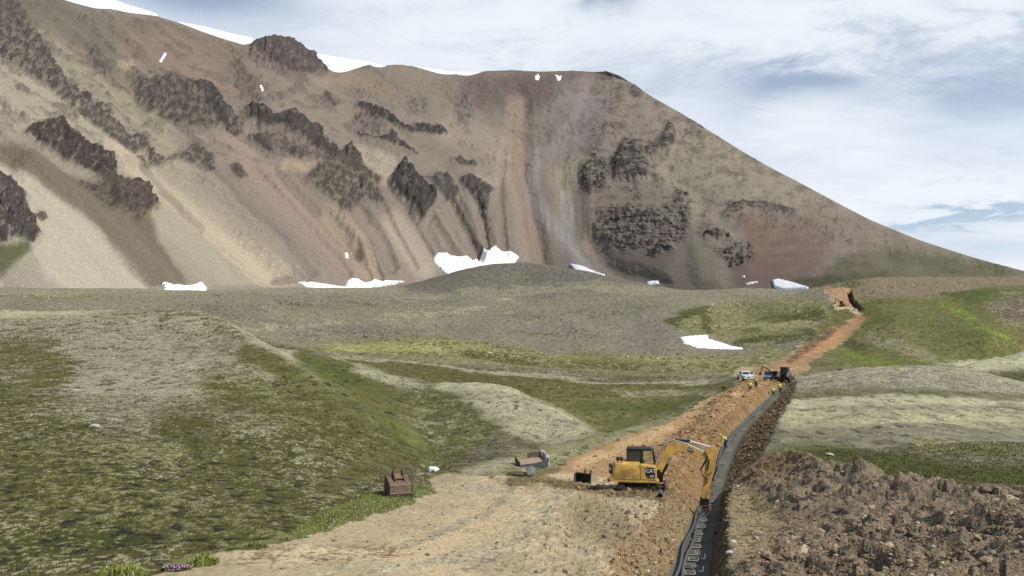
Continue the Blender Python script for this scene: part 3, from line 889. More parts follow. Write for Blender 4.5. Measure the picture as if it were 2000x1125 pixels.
# rock outcrops traced from the photo
ROCK = [
    # (outline, relief in metres, colour, speckle, softness)
    ([(85, 240), (118, 240), (140, 266), (172, 286), (200, 294), (218, 308), (232, 338), (246, 358), (274, 362), (292, 386), (308, 400), (290, 411), (260, 420), (230, 410), (200, 360), (160, 336), (120, 320), (88, 296), (70, 266), (48, 256), (60, 244)], 15, (84, 74, 66), (66, 58, 53), 3),
    ([(210, 350), (250, 365), (295, 400), (285, 412), (270, 430), (235, 415), (190, 395), (150, 360)], 7, (104, 91, 80), (78, 70, 62), 5),
    ([(-200, -60), (20, -10), (45, 20), (62, 52), (100, 108), (132, 160), (180, 196), (207, 205), (235, 245), (258, 266), (282, 258), (302, 292), (325, 306), (352, 306), (372, 286), (396, 286), (416, 302), (418, 338), (392, 346), (372, 330), (340, 316), (300, 318), (272, 296), (250, 292), (205, 268), (180, 236), (140, 216), (100, 180), (60, 150), (10, 120), (-200, 60)], 13, (92, 86, 80), (76, 70, 66), 5),
    ([(160, 200), (190, 222), (240, 262), (280, 305), (300, 322), (270, 310), (230, 280), (190, 250), (150, 220)], 6, (98, 92, 82), (82, 77, 70), 5),
    ([(168, 98), (192, 96), (206, 118), (224, 150), (232, 152), (212, 122), (196, 110), (214, 130), (206, 146), (184, 140)], 5, (100, 92, 84), (84, 77, 72), 5),
    ([(265, 150), (300, 158), (330, 145), (370, 158), (400, 165), (430, 195), (455, 215), (476, 240), (472, 268), (455, 246), (432, 240), (410, 252), (380, 247), (345, 250), (320, 240), (308, 226), (285, 215), (268, 190)], 16, (92, 83, 77), (72, 66, 62), 5),
    ([(390, 160), (412, 165), (432, 195), (442, 235), (465, 262), (460, 272), (440, 252), (425, 235), (402, 215)], 9, (78, 74, 70), (64, 60, 57), 3),
    ([(455, 110), (475, 130), (500, 170), (520, 195), (500, 200), (480, 180), (462, 150)], 6, (104, 92, 82), (88, 78, 70), 6),
    ([(484, 215), (510, 213), (530, 235), (558, 226), (576, 222), (596, 246), (620, 262), (640, 292), (665, 306), (682, 290), (692, 300), (702, 312), (706, 328), (690, 336), (660, 326), (630, 308), (600, 288), (580, 272), (560, 262), (548, 250), (520, 256), (500, 246), (484, 240)], 18, (82, 74, 70), (66, 61, 58), 3),
    ([(490, 268), (510, 266), (530, 290), (534, 302), (510, 292), (494, 280)], 8, (78, 74, 70), (64, 61, 58), 3),
    ([(544, 292), (580, 290), (594, 304), (586, 312), (556, 304)], 8, (88, 80, 74), (72, 66, 62), 3),
    ([(500, 250), (545, 260), (590, 285), (640, 312), (690, 330), (640, 322), (560, 296), (510, 280)], 6, (106, 94, 82), (90, 80, 70), 6),
    ([(625, 322), (640, 316), (665, 332), (700, 324), (746, 350), (740, 364), (750, 392), (735, 400), (712, 388), (692, 400), (680, 422), (660, 397), (620, 372), (594, 350), (604, 338)], 14, (96, 88, 79), (76, 72, 62), 5),
    ([(448, 325), (466, 322), (482, 345), (470, 350), (455, 340)], 5, (92, 82, 74), (78, 70, 64), 4),
    ([(760, 350), (788, 322), (804, 330), (806, 345), (830, 366), (845, 382), (850, 396), (840, 416), (826, 432), (800, 402), (780, 386), (766, 370)], 17, (80, 74, 70), (62, 59, 56), 2.5),
    ([(834, 350), (856, 340), (880, 350), (896, 376), (886, 396), (870, 380), (850, 370)], 9, (94, 87, 80), (76, 71, 66), 4),
    ([(898, 356), (918, 344), (940, 354), (966, 372), (956, 386), (950, 412), (930, 396), (910, 376)], 10, (90, 83, 77), (72, 68, 62), 4),
    ([(885, 312), (900, 306), (914, 316), (932, 322), (928, 328), (900, 322)], 5, (92, 85, 76), (76, 70, 64), 3),
    ([(696, 212), (702, 202), (716, 203), (736, 214), (745, 210), (770, 232), (800, 250), (812, 254), (808, 247), (840, 244), (864, 249), (874, 264), (840, 263), (815, 260), (804, 263), (760, 242), (722, 224)], 8, (78, 72, 66), (62, 58, 54), 2.5),
    ([(630, 186), (636, 178), (642, 190), (660, 205), (650, 214), (632, 200)], 6, (98, 88, 80), (80, 72, 66), 3),
    ([(690, 222), (720, 222), (750, 236), (745, 262), (720, 262), (690, 246)], 4, (116, 103, 92), (96, 86, 78), 8),
    ([(698, 262), (716, 266), (745, 272), (756, 266), (766, 254), (776, 266), (782, 278), (818, 300), (814, 304), (776, 284), (740, 276), (700, 268)], 6, (84, 76, 68), (66, 61, 56), 2.5),
    ([(488, 92), (505, 76), (540, 71), (566, 74), (592, 90), (612, 110), (630, 130), (640, 146), (600, 150), (560, 146), (530, 126), (504, 112)], 15, (98, 84, 77), (80, 70, 66), 4),
    ([(800, 192), (832, 190), (840, 216), (812, 226), (800, 220)], 4, (116, 106, 96), (98, 90, 82), 8),
    ([(880, 190), (925, 185), (925, 216), (915, 262), (895, 240)], 4, (122, 110, 98), (104, 95, 88), 9),
    ([(1130, 332), (1160, 305), (1170, 304), (1185, 312), (1196, 332), (1186, 355), (1180, 376), (1152, 380), (1134, 360)], 11, (94, 89, 80), (74, 71, 66), 5),
    ([(1196, 312), (1212, 290), (1222, 275), (1252, 280), (1262, 300), (1270, 330), (1262, 345), (1240, 350), (1205, 345)], 15, (80, 77, 72), (64, 62, 59), 3),
    ([(1255, 290), (1286, 284), (1296, 262), (1306, 240), (1318, 258), (1320, 276), (1308, 300), (1290, 294), (1275, 312), (1262, 312)], 15, (78, 76, 71), (62, 61, 58), 3),
    ([(1336, 250), (1365, 252), (1378, 274), (1350, 276), (1335, 268)], 7, (100, 92, 83), (84, 78, 72), 5),
    ([(1335, 290), (1370, 280), (1380, 290), (1350, 306)], 4, (110, 102, 90), (92, 85, 78), 6),
    ([(1158, 440), (1178, 405), (1230, 398), (1290, 406), (1332, 380), (1346, 400), (1352, 432), (1340, 462), (1310, 490), (1278, 500), (1260, 482), (1220, 492), (1180, 476), (1164, 462)], 4, (118, 106, 92), (98, 88, 76), 9),
    ([(1162, 428), (1190, 408), (1260, 412), (1290, 420), (1260, 430), (1200, 436)], 6, (88, 83, 77), (72, 68, 64), 5),
    ([(1270, 492), (1296, 476), (1306, 478), (1316, 486), (1300, 492), (1276, 499)], 6, (86, 80, 72), (70, 66, 60), 3),
    ([(1312, 400), (1326, 385), (1344, 398), (1346, 404), (1330, 402)], 5, (92, 80, 72), (76, 68, 62), 4),
    ([(1316, 366), (1340, 372), (1350, 388), (1340, 400), (1322, 386)], 5, (98, 86, 76), (80, 72, 64), 6),
    ([(1376, 462), (1386, 452), (1404, 450), (1422, 458), (1430, 466), (1404, 470), (1380, 468)], 7, (80, 75, 70), (64, 60, 57), 3),
    ([(1412, 424), (1425, 402), (1450, 394), (1480, 398), (1510, 396), (1540, 408), (1570, 412), (1540, 419), (1500, 414), (1460, 406), (1440, 416), (1425, 428)], 6, (88, 79, 70), (70, 64, 58), 4),
    ([(1392, 490), (1420, 484), (1450, 472), (1468, 478), (1474, 505), (1455, 515), (1430, 522), (1410, 508)], 5, (102, 92, 80), (80, 73, 66), 6),
    ([(1226, 184), (1236, 170), (1246, 167), (1258, 178), (1252, 190), (1240, 193)], 8, (94, 88, 82), (76, 72, 68), 3),
    ([(1200, 182), (1212, 170), (1220, 180), (1206, 186)], 4, (100, 92, 84), (84, 78, 72), 3),
    ([(1172, 150), (1184, 138), (1202, 146), (1196, 154)], 4, (98, 94, 90), (84, 80, 78), 4),
    ([(1324, 219), (1334, 217), (1350, 228), (1374, 244), (1374, 252), (1352, 240), (1334, 226)], 6, (88, 88, 86), (72, 72, 72), 2),
    ([(-170, 350), (-100, 330), (0, 344), (30, 362), (50, 384), (46, 404), (62, 430), (76, 462), (60, 478), (30, 470), (0, 482), (-110, 476), (-160, 430)], 13, (88, 79, 74), (72, 65, 62), 4),
    ([(68, 420), (80, 414), (92, 426), (82, 436), (72, 430)], 5, (108, 97, 86), (90, 82, 74), 2),
    ([(1222, 402), (1232, 398), (1226, 408)], 3, (92, 85, 78), (80, 74, 68), 3),
]
MZONES = [
    ('l', [(-100, 110), (120, 230), (330, 400), (560, 600)], 120, (168, 158, 134), (158, 148, 126), 0.5, (None, None)),
    ('p', [(-200, 250), (50, 282), (110, 330), (200, 365), (250, 420), (292, 414), (312, 470), (350, 545), (330, 572), (300, 560), (200, 460), (120, 390), (60, 345), (-10, 300), (-200, 280)], 9, (124, 113, 88), (106, 94, 80), 0.5, (None, None)),
    ('l', [(190, 395), (240, 450), (300, 520), (345, 560)], 30, (116, 108, 84), (126, 114, 94), 0.55, (None, None)),
    ('p', [(-200, 290), (0, 308), (60, 350), (180, 440), (270, 540), (310, 580), (60, 600), (-200, 600)], 8, (182, 173, 150), (172, 162, 142), 0.5, (None, None)),
    ('p', [(-130, 490), (0, 482), (50, 474), (60, 488), (30, 522), (0, 548), (-90, 545)], 8, (100, 104, 70), (88, 94, 58), 0.5, (None, None)),
    ('p', [(0, 540), (40, 510), (60, 490), (90, 540), (140, 580), (0, 600)], 12, (148, 138, 122), (160, 150, 130), 0.5, (None, None)),
    ('l', [(60, 60), (110, 100), (160, 150), (240, 190), (310, 240), (330, 290)], 30, (158, 150, 124), (142, 134, 108), 0.5, (None, None)),
    ('l', [(130, 75), (160, 90), (170, 100)], 16, (164, 140, 104), (150, 132, 104), 0.5, (None, None)),
    ('p', [(228, 118), (262, 118), (262, 132), (252, 142), (240, 134)], 5, (182, 156, 116), (170, 148, 112), 0.5, (None, None)),
    ('p', [(240, 40), (310, 34), (480, 95), (500, 200), (470, 200), (380, 150), (270, 140), (230, 80)], 20, (140, 120, 98), (122, 106, 90), 0.5, (None, None)),
    ('l', [(330, 110), (400, 150), (470, 170)], 26, (150, 124, 102), (126, 108, 92), 0.5, (None, None)),
    ('p', [(0, -200), (160, 10), (240, 40), (230, 140), (170, 110), (100, 60), (0, 20)], 25, (124, 117, 100), (108, 100, 88), 0.5, (None, None)),
    ('l', [(225, 270), (300, 350), (420, 450), (560, 560)], 34, (190, 170, 140), (180, 162, 134), 0.5, (None, None)),
    ('l', [(280, 318), (340, 380), (400, 440)], 14, (142, 132, 112), (160, 148, 124), 0.5, (None, None)),
    ('l', [(390, 350), (440, 390), (520, 460), (620, 540)], 30, (142, 128, 112), (152, 138, 120), 0.5, (None, None)),
    ('l', [(455, 270), (500, 330), (580, 410), (680, 510), (720, 545)], 34, (166, 138, 116), (150, 128, 108), 0.5, (None, None)),
    ('l', [(420, 330), (470, 380), (560, 460), (620, 540)], 12, (120, 108, 96), (140, 124, 110), 0.5, (None, None)),
    ('l', [(545, 335), (620, 410), (690, 490)], 13, (126, 106, 92), (146, 124, 106), 0.5, (None, None)),
    ('l', [(560, 320), (600, 330), (640, 312)], 14, (178, 148, 114), (160, 138, 112), 0.5, (None, None)),
    ('l', [(650, 420), (700, 470), (730, 540)], 30, (168, 144, 116), (156, 134, 110), 0.5, (None, None)),
    ('l', [(700, 300), (760, 320), (740, 350)], 26, (176, 160, 132), (160, 148, 126), 0.5, (None, None)),
    ('l', [(770, 440), (800, 480), (830, 520)], 44, (174, 158, 134), (164, 148, 126), 0.5, (None, None)),
    ('l', [(860, 400), (890, 460), (920, 510)], 16, (128, 120, 104), (146, 136, 118), 0.5, (None, None)),
    ('l', [(930, 400), (945, 440), (950, 480)], 14, (122, 116, 98), (146, 136, 118), 0.5, (None, None)),
    ('l', [(835, 425), (870, 490)], 12, (136, 126, 110), (150, 138, 120), 0.5, (None, None)),
    ('p', [(850, 150), (1130, 140), (1110, 190), (1030, 220), (900, 210)], 18, (124, 106, 92), (108, 92, 82), 0.5, (None, None)),
    ('l', [(1000, 165), (1070, 180)], 26, (112, 88, 78), (122, 102, 90), 0.5, (None, None)),
    ('l', [(660, 170), (760, 150), (880, 170)], 40, (144, 128, 106), (130, 115, 98), 0.5, (None, None)),
    ('l', [(640, 150), (720, 155), (760, 180)], 22, (156, 132, 104), (144, 124, 100), 0.5, (None, None)),
    ('l', [(880, 250), (990, 300), (960, 340)], 46, (164, 146, 122), (150, 134, 112), 0.5, (None, None)),
    ('l', [(1010, 200), (1010, 290), (1014, 360), (1030, 430), (1050, 520)], 30, (162, 138, 114), (152, 132, 112), 0.5, (None, None)),
    ('l', [(1012, 270), (1012, 330)], 14, (172, 140, 108), (162, 136, 110), 0.5, (None, None)),
    ('l', [(1050, 300), (1040, 380), (1080, 440)], 20, (148, 140, 134), (158, 146, 134), 0.5, (None, None)),
    ('p', [(1095, 160), (1150, 170), (1200, 200), (1160, 270), (1110, 300), (1060, 300), (1070, 230)], 22, (148, 137, 128), (134, 122, 112), 0.5, (None, None)),
    ('l', [(1110, 210), (1060, 280)], 16, (122, 111, 103), (138, 126, 116), 0.5, (None, None)),
    ('p', [(1080, 330), (1120, 300), (1160, 300), (1130, 350), (1100, 370)], 12, (146, 136, 108), (160, 150, 122), 0.5, (None, None)),
    ('l', [(1105, 370), (1110, 430), (1120, 480)], 18, (168, 158, 146), (158, 148, 138), 0.5, (None, None)),
    ('l', [(1100, 460), (1130, 510), (1170, 540)], 30, (148, 140, 138), (156, 146, 138), 0.5, (None, None)),
    ('l', [(1140, 470), (1170, 520), (1230, 560)], 12, (172, 154, 122), (158, 146, 124), 0.5, (None, None)),
    ('p', [(1140, 400), (1160, 380), (1160, 420), (1150, 450)], 8, (164, 140, 118), (150, 130, 110), 0.5, (None, None)),
    ('p', [(1180, 475), (1260, 490), (1300, 500), (1300, 566), (1240, 560)], 14, (122, 112, 96), (132, 122, 104), 0.5, (None, None)),
    ('p', [(1355, 435), (1375, 440), (1400, 520), (1420, 565), (1280, 565), (1320, 500)], 10, (148, 134, 112), (138, 126, 106), 0.5, (None, None)),
    ('p', [(1420, 420), (1480, 412), (1580, 415), (1640, 450), (1600, 520), (1560, 560), (1440, 560), (1420, 520), (1470, 500), (1460, 460)], 16, (138, 112, 94), (122, 102, 86), 0.5, (None, None)),
    ('l', [(1470, 450), (1490, 520)], 22, (144, 110, 90), (130, 102, 85), 0.5, (None, None)),
    ('p', [(1300, 250), (1340, 230), (1460, 310), (1600, 390), (1560, 410), (1420, 395), (1340, 370), (1270, 350)], 22, (150, 138, 112), (136, 124, 102), 0.5, (None, None)),
    ('l', [(1290, 330), (1330, 380), (1360, 400), (1360, 430)], 18, (162, 148, 118), (150, 138, 112), 0.5, (None, None)),
    ('p', [(1570, 400), (1680, 425), (1850, 490), (1700, 500), (1600, 450)], 18, (138, 121, 101), (126, 112, 94), 0.5, (None, None)),
    ('p', [(1590, 565), (1640, 500), (1720, 480), (1850, 492), (2000, 522), (2500, 600), (2500, 640), (1700, 570)], 16, (124, 110, 88), (96, 96, 64), 0.50, (None, None)),
    ('l', [(1750, 500), (1850, 520), (1950, 530)], 18, (112, 104, 78), (84, 88, 56), 0.46, (None, None)),
    ('l', [(1560, 555), (1640, 548), (1720, 540)], 18, (112, 102, 78), (86, 88, 58), 0.46, (None, None)),
    ('p', [(1165, 455), (1184, 448), (1188, 462), (1172, 470)], 4, (100, 106, 70), (112, 110, 82), 0.5, (None, None)),
    ('l', [(540, 545), (700, 552), (800, 545)], 12, (150, 130, 112), (140, 126, 110), 0.5, (None, None)),
    ('l', [(300, 565), (500, 562), (600, 562)], 9, (150, 144, 128), (140, 132, 118), 0.5, (None, None)),
]


MZ_RED = [(1430, 420), (1580, 415), (1640, 450), (1600, 540), (1560, 560), (1440, 560)]


def mountain():
    from math import pi
    nrow, ncol = MX.shape
    wx = MX + 5 * fbm(MX / 40, MY / 40, 3, 101) + 3.0 * fbm(MX / 9, MY / 9, 3, 102)
    wy = MY + 5 * fbm(MX / 40, MY / 40, 3, 103) + 3.0 * fbm(MX / 9, MY / 9, 3, 104)
    # direction scree runs: diagonal on the left wall, straight in the bowl, fanning on the right
    srun = np.interp(MX, [-200, 300, 600, 800, 950, 1050, 1200, 1350, 1600, 2000], [1.1, 1.05, 0.9, 0.62, 0.3, 0.1, -0.12, 0.05, 0.1, 0.3])
    run = MX + srun * (570 - MY)
    streak = fbm(run / 26, MY / 240, 3, 110, 0.6)
    fine = fbm(run / 7, MY / 60, 3, 111, 0.6)
    grain = fbm(MX / 2.2, MY / 1.8, 2, 112)
    right = sstep(1090, 1180, MX)
    blot = fbm(MX / 34, MY / 15, 4, 176, 0.6)
    A = np.zeros(MX.shape + (3,), np.float32); B = A.copy(); T = np.full(MX.shape, 0.5, np.float32)
    A[:] = s2l((148, 132, 113)); B[:] = s2l((132, 117, 101))
    paint(wx + 6 * streak, wy, MX, MZONES, A, B, T)
    n = 0.5 + 0.5 * ((0.7 * streak + 0.5 * fine) * (1 - 0.85 * right) + 0.9 * right * blot + 0.3 * grain)
    w = sstep(-0.32, 0.32, n - T)[..., None]
    col = A * (1 - w) + B * w
    rock = np.zeros(MX.shape); relief = np.zeros(MX.shape)
    rough = fbm(MX / 11, MY / 11, 4, 120, 0.6)
    crag = ridged((MX + 0.35 * MY) / 24, MY / 30, 5, 121, 0.58)
    strata = fbm(MX / 40, (MY + 0.05 * MX) / 3.2, 3, 122)
    jx, jy = MX + 3 * fbm(MX / 8, MY / 8, 2, 124), MY + 3 * fbm(MX / 8, MY / 8, 2, 125)
    fac = facets(jx / 15, jy / 19, 170) + 0.6 * facets(jx / 7, jy / 8, 171) + 0.35 * facets(jx / 3.4, jy / 3.2, 172)
    facr = 0.8 * facets(jx / 16, jy / 9, 173) + 0.6 * facets(jx / 8, jy / 4, 174) + 0.35 * facets(jx / 4, jy / 2.4, 175)
    fac = fac * (1 - right) + facr * right

    for pts, h, ca, cb, soft in ROCK:
        m0 = poly_mask(wx, wy, pts, soft * 2.6 + 3)
        m = poly_mask(wx, wy, pts, soft)
        m = np.clip(m * (0.35 + 0.8 * sstep(-0.3, 0.2, rough + 0.3 * strata)), 0, 1) if soft > 4 else np.clip(m * (0.6 + 0.6 * sstep(-0.45, 0.0, rough)), 0, 1)
        if min(q_[0] for q_ in pts) > 1100:
            m = m * (0.35 + 0.65 * sstep(-0.22, 0.16, strata + 0.5 * rough))
        k = m[..., None]
        kk = sstep(-0.5, 0.5, rough * 1.3 + 0.5 * grain)[..., None]
        c = (s2l(ca) * (1 - kk) + s2l(cb) * kk) * 1.12
        col = col * (1 - k) + c * k
        rock = np.maximum(rock, m)
        relief = np.maximum(relief, (m0 if soft <= 4 else 0.5 * m0 * (0.4 + 0.6 * m)) * h * (0.55 + 0.45 * np.clip(0.5 + 0.5 * crag, 0, 1.2)) * (1 - 0.35 * right))
    # scattered small outcrops and blocks on the slopes above the scree
    hi = sstep(0.35, 0.6, np.clip(TT, 0, 1)) * (1 - rock)
    dots = sstep(0.42, 0.62, fbm(MX / 6.5, MY / 4.5, 3, 130)) * (0.3 + 0.7 * sstep(-0.2, 0.3, fbm(MX / 90, MY / 60, 2, 131))) * np.clip(hi + 0.25 * (MX > 1280), 0, 1)
    col = col * (1 - 0.42 * dots[..., None])
    # weathered brown rock showing through the scree high on the left wall and along the top
    up = sstep(0.40, 0.62, TT + 0.12 * blot) * (1 - rock) * (1 - 0.6 * sstep(620, 760, MX))
    prox = np.zeros(MX.shape)
    for pts, *_ in ROCK:
        if max(q_[0] for q_ in pts) < 760:
            prox = np.maximum(prox, poly_mask(wx, wy, pts, 22))
    prox = prox * (MX > -150) * sstep(0.18, 0.35, TT)
    pat = np.maximum(up, prox * (1 - rock)) * sstep(-0.06 - 0.30 * prox, 0.24 - 0.26 * prox, fbm(run / 30, MY / 34, 4, 180, 0.62)) * (0.55 + 0.45 * sstep(-0.3, 0.3, fac))
    col = col * (1 - 0.78 * pat[..., None]) + 0.78 * pat[..., None] * (s2l((112, 100, 89)) * (1 - 0.4 * prox[..., None]) + 0.4 * prox[..., None] * s2l((80, 72, 66)))
    relief = relief + pat * ((1.6 + 0.8 * prox) * fac + 2.0)
    rp = right * (1 - rock) * sstep(0.0, 0.35, blot) * sstep(0.15, 0.4, TT) * (1 - sstep(1560, 1760, MX))
    rp = rp * (1 - 0.7 * poly_mask(wx, wy, MZ_RED, 20))
    col = col * (1 - 0.24 * rp[..., None])
    relief = relief + rp * 0.6 * fac
    relief = relief + 2.2 * dots
    relief = relief + (1.5 * streak + 0.35 * fine) * (1 - rock) * (1 - 0.8 * right) * sstep(0.02, 0.3, TT) + 0.22 * grain + 1.6 * fbm(MX / 30, MY / 22, 3, 133) * hi
    # gullies and ribs cut by the scree chutes
    for pts, rad, dep in [([(300, 322), (420, 440), (545, 560)], 26, -7), ([(345, 315), (420, 370), (560, 520)], 22, 5), ([(470, 380), (600, 520)], 24, -4), ([(555, 335), (690, 490)], 18, -4),
                          ([(680, 420), (720, 500)], 16, 4), ([(700, 400), (745, 470), (765, 520)], 14, -6), ([(826, 430), (842, 470), (870, 510)], 15, -4), ([(870, 385), (900, 450), (935, 505)], 16, -4), ([(935, 400), (950, 470)], 16, -4), ([(848, 400), (890, 470), (915, 510)], 16, 5), ([(905, 385), (935, 440), (950, 500)], 10, 4),
                          ([(1112, 340), (1120, 440), (1180, 530), (1280, 562)], 30, -4), ([(1368, 440), (1380, 520), (1390, 562)], 34, 2.5),
                          ([(560, 345), (640, 430), (700, 500)], 8, -4), ([(500, 330), (590, 430), (680, 530)], 9, -4), ([(640, 410), (690, 470), (720, 540)], 8, -4), ([(690, 420), (730, 490), (745, 545)], 8, -4.5), ([(745, 395), (775, 460), (812, 520)], 8, -4), ([(795, 410), (830, 470), (862, 515)], 8, -4.5), ([(850, 400), (888, 465), (922, 512)], 8, -4), ([(885, 395), (915, 450), (940, 505)], 7, -5), ([(935, 405), (948, 450), (952, 490)], 7, -5), ([(400, 360), (480, 440), (600, 545)], 9, -4), ([(250, 320), (360, 410), (520, 555)], 9, -3.5), ([(980, 300), (975, 400), (985, 500)], 9, -3), ([(1010, 190), (1012, 330), (1050, 520)], 26, -5), ([(0, 300), (150, 420), (300, 560)], 30, -6), ([(60, 330), (190, 440), (330, 560)], 34, 8), ([(0, 215), (150, 300), (235, 345)], 22, -8), ([(230, 150), (270, 230), (330, 290)], 26, -7), ([(1180, 150), (1130, 260), (1110, 340)], 40, -4), ([(1215, 160), (1180, 260), (1130, 330)], 34, 3)]:
        relief = relief + dep * line_mask(wx, wy, pts, rad * 1.3)
    relief = relief + rock * (0.9 * crag + 2.1 * fac * (1 - 0.35 * right) + 0.3 * grain + 0.5 * strata)
    fadeb = sstep(-0.02, 0.06, TT)
    top = 1 - 0.75 * sstep(0.965, 1.0, TT)
    relief = relief * fadeb * top * (DD / 1000) ** 0.5
    # outward normal of the bare slope
    du = np.gradient(M0, axis=1); dv = np.gradient(M0, axis=0)
    nrm = np.cross(du, dv)
    nrm /= np.linalg.norm(nrm, axis=-1, keepdims=True) + 1e-9
    nrm *= np.where(nrm[..., 1:2] > 0, -1, 1)
    # soften it so that relief does not fold over itself
    nrm[..., 1] = np.minimum(nrm[..., 1], -0.25)
    nrm /= np.linalg.norm(nrm, axis=-1, keepdims=True)
    co = M0 + nrm * relief[..., None]
    col = col * (1 + 0.30 * grain + 0.06 * fine + 0.10 * fbm(MX / 5, MY / 4, 2, 160) + 0.05 * rng.normal(0, 1, MX.shape))[..., None]
    pale = (gnoise(MX / 3.1, MY / 2.6, 150) > 0.72) * rock
    col = col * (1 + 0.8 * pale[..., None])
    col = settle(col)
    lum = (col * np.array([0.3, 0.55, 0.15])).sum(-1, keepdims=True)
    col = np.clip((lum + (col - lum) * 0.80) * np.array([0.83, 0.805, 0.84]), 0.015, 0.8)
    pc = np.repeat(col[-1:], NP, 0)
    CO_ = np.concatenate([co, PLAT], 0).reshape(-1, 3)
    COL_ = np.concatenate([col, pc], 0).reshape(-1, 3)
    nr_ = nrow + NP
    ix = np.arange(nr_ * ncol, dtype=np.int32).reshape(nr_, ncol)
    fc = np.stack([ix[:-1, :-1], ix[:-1, 1:], ix[1:, 1:], ix[1:, :-1]], -1).reshape(-1, 4)
    row = np.repeat(np.arange(nr_ - 1), ncol - 1)
    colpx = np.tile(0.5 * (MPX[1:] + MPX[:-1]), nr_ - 1)
    ysn_f = np.tile(0.5 * (ysn[1:] + ysn[:-1]), nr_ - 1)
    yc_f = np.tile(0.5 * (yc_s[1:] + yc_s[:-1]), nr_ - 1)
    snowy = (row >= nrow) & (ysn_f < yc_f - 0.5)
    m_rock = attr_mat('mountain_rock', 0.6, 0.16, 0.6, dist=0.8)
    tag(sub_mesh('mountain', CO_, fc, ~snowy, m_rock, COL_), kind='structure')
    return CO_, fc, snowy, co, np.concatenate([MX, np.full((NP, ncol), -9e3)], 0), np.concatenate([MY, np.full((NP, ncol), -9e3)], 0), np.concatenate([nrm, np.tile(np.array([0, 0, 1.0]), (NP, ncol, 1))], 0)


MCO, MFC, SNOWY, MRC, MPXA, MPYA, MNRM = mountain()


# ------------------------------------------------------------------ snow
def snow_mat():
    mt = bpy.data.materials.new('old_snow')
    mt.use_nodes = True
    nt = mt.node_tree
    b = nt.nodes['Principled BSDF']
    b.inputs['Roughness'].default_value = 0.6
    g = nt.nodes.new('ShaderNodeNewGeometry')
    n = nt.nodes.new('ShaderNodeTexNoise')
    n.inputs['Scale'].default_value = 0.35
    n.inputs['Detail'].default_value = 6
    nt.links.new(g.outputs['Position'], n.inputs['Vector'])
    r = nt.nodes.new('ShaderNodeValToRGB')
    r.color_ramp.elements[0].position = 0.25; r.color_ramp.elements[0].color = (0.70, 0.71, 0.72, 1)
    r.color_ramp.elements[1].position = 0.55; r.color_ramp.elements[1].color = (0.90, 0.90, 0.90, 1)
    nt.links.new(n.outputs['Fac'], r.inputs[0])
    nt.links.new(r.outputs[0], b.inputs['Base Color'])
    return mt


m_snow = snow_mat()


def comp_snow():
    """the snow on the plateau falls into separate fields along the skyline"""
    fpx = MFC[SNOWY][:, 0] % len(MPX)
    px = MPX[fpx]
    for lo, hi, lab in [(-1300, 309, 'longest snow field along the skyline at the upper left'), (309, 500, 'thin snow cornice on the skyline left of the dark crag'),
                        (600, 753, 'snow field on the skyline just right of the dark crag'), (790, 950, 'narrow snow strip on the flat middle of the skyline')]:
        s = np.zeros(len(MFC), bool)
        s[np.where(SNOWY)[0][(px >= lo) & (px < hi)]] = True
        if s.any():
            o = sub_mesh('snow_patch', MCO, MFC, s, m_snow)
            o.data.transform(Matrix.Translation((0, 0, 0.3)))
            tag(o, lab, 'snow patch', 'snow lying on the mountain')


comp_snow()
GNRM = None


def drape(pts, label, surf, soft=0.9, thick=1.2, y=(None, None), group='snow lying on the mountain'):
    """a snow patch with thickness, lying on the mountain ('m') or on the ground ('g')"""
    p = np.asarray(pts, float)
    if surf == 'm':
        px, py, co, nn, fc = MPXA.ravel(), MPYA.ravel(), MCO, MNRM.reshape(-1, 3), MFC
        sel = np.ones(len(px), bool)
    else:
        px, py = proj(X, Y, Z); px, py = px.ravel(), py.ravel()
        co, fc = CO, FACES
        nn = np.tile(np.array([0, -0.25, 0.97]), (len(co), 1))
        sel = (Y.ravel() > y[0]) & (Y.ravel() < y[1])
    box = sel & (px > p[:, 0].min() - 4) & (px < p[:, 0].max() + 4) & (py > p[:, 1].min() - 4) & (py < p[:, 1].max() + 4)
    d = np.full(len(px), -9.0)
    jx, jy = px[box] + 1.1 * gnoise(px[box] / 3.5, py[box] / 2.5, 7), py[box] + 0.8 * gnoise(px[box] / 4, py[box] / 2.2, 8)
    d[box] = sd_poly(jx, jy, p)
    ok = d > -soft
    fs = ok[fc].all(1)
    if not fs.any():
        return None
    lift = np.where(d > 0, thick * np.clip(0.25 + d / 3, 0.25, 1), -0.3)
    o = sub_mesh('snow_patch', co + nn * lift[:, None], fc, fs, m_snow)
    return tag(o, label, 'snow patch', group)


drape([(849, 494), (858, 489), (872, 492), (880, 498), (900, 506), (922, 508), (938, 500), (944, 490), (955, 488), (968, 480), (972, 486), (1000, 493), (1014, 502), (1008, 512), (985, 524), (960, 532), (930, 545), (880, 545), (860, 525)], 'big pointed snow patch behind the dark gravel mound', 'm', thick=3)
drape([(312, 553), (322, 556), (335, 561), (362, 560), (380, 556), (392, 551), (396, 556), (404, 566), (400, 572), (318, 572), (320, 563)], 'flat snow patch with two points at the foot of the left scree', 'm', thick=2.5)
drape([(582, 552), (600, 551), (624, 555), (660, 560), (674, 562), (678, 550), (686, 545), (698, 546), (712, 554), (726, 550), (728, 546), (738, 549), (790, 550), (770, 556), (730, 562), (710, 572), (640, 572), (600, 563)], 'long snow patch with a round hump below the red scree', 'm', thick=3)
drape([(674, 490), (680, 488), (684, 492), (682, 503), (675, 503)], 'tiny round snow patch high on the red scree', 'm')
drape([(1044, 149), (1050, 145), (1055, 150), (1052, 157), (1045, 157)], 'left one of two tiny snow patches under the flat summit edge', 'm')
drape([(1084, 145), (1092, 149), (1097, 147), (1095, 156), (1089, 158)], 'right one of two tiny snow patches under the flat summit edge', 'm')
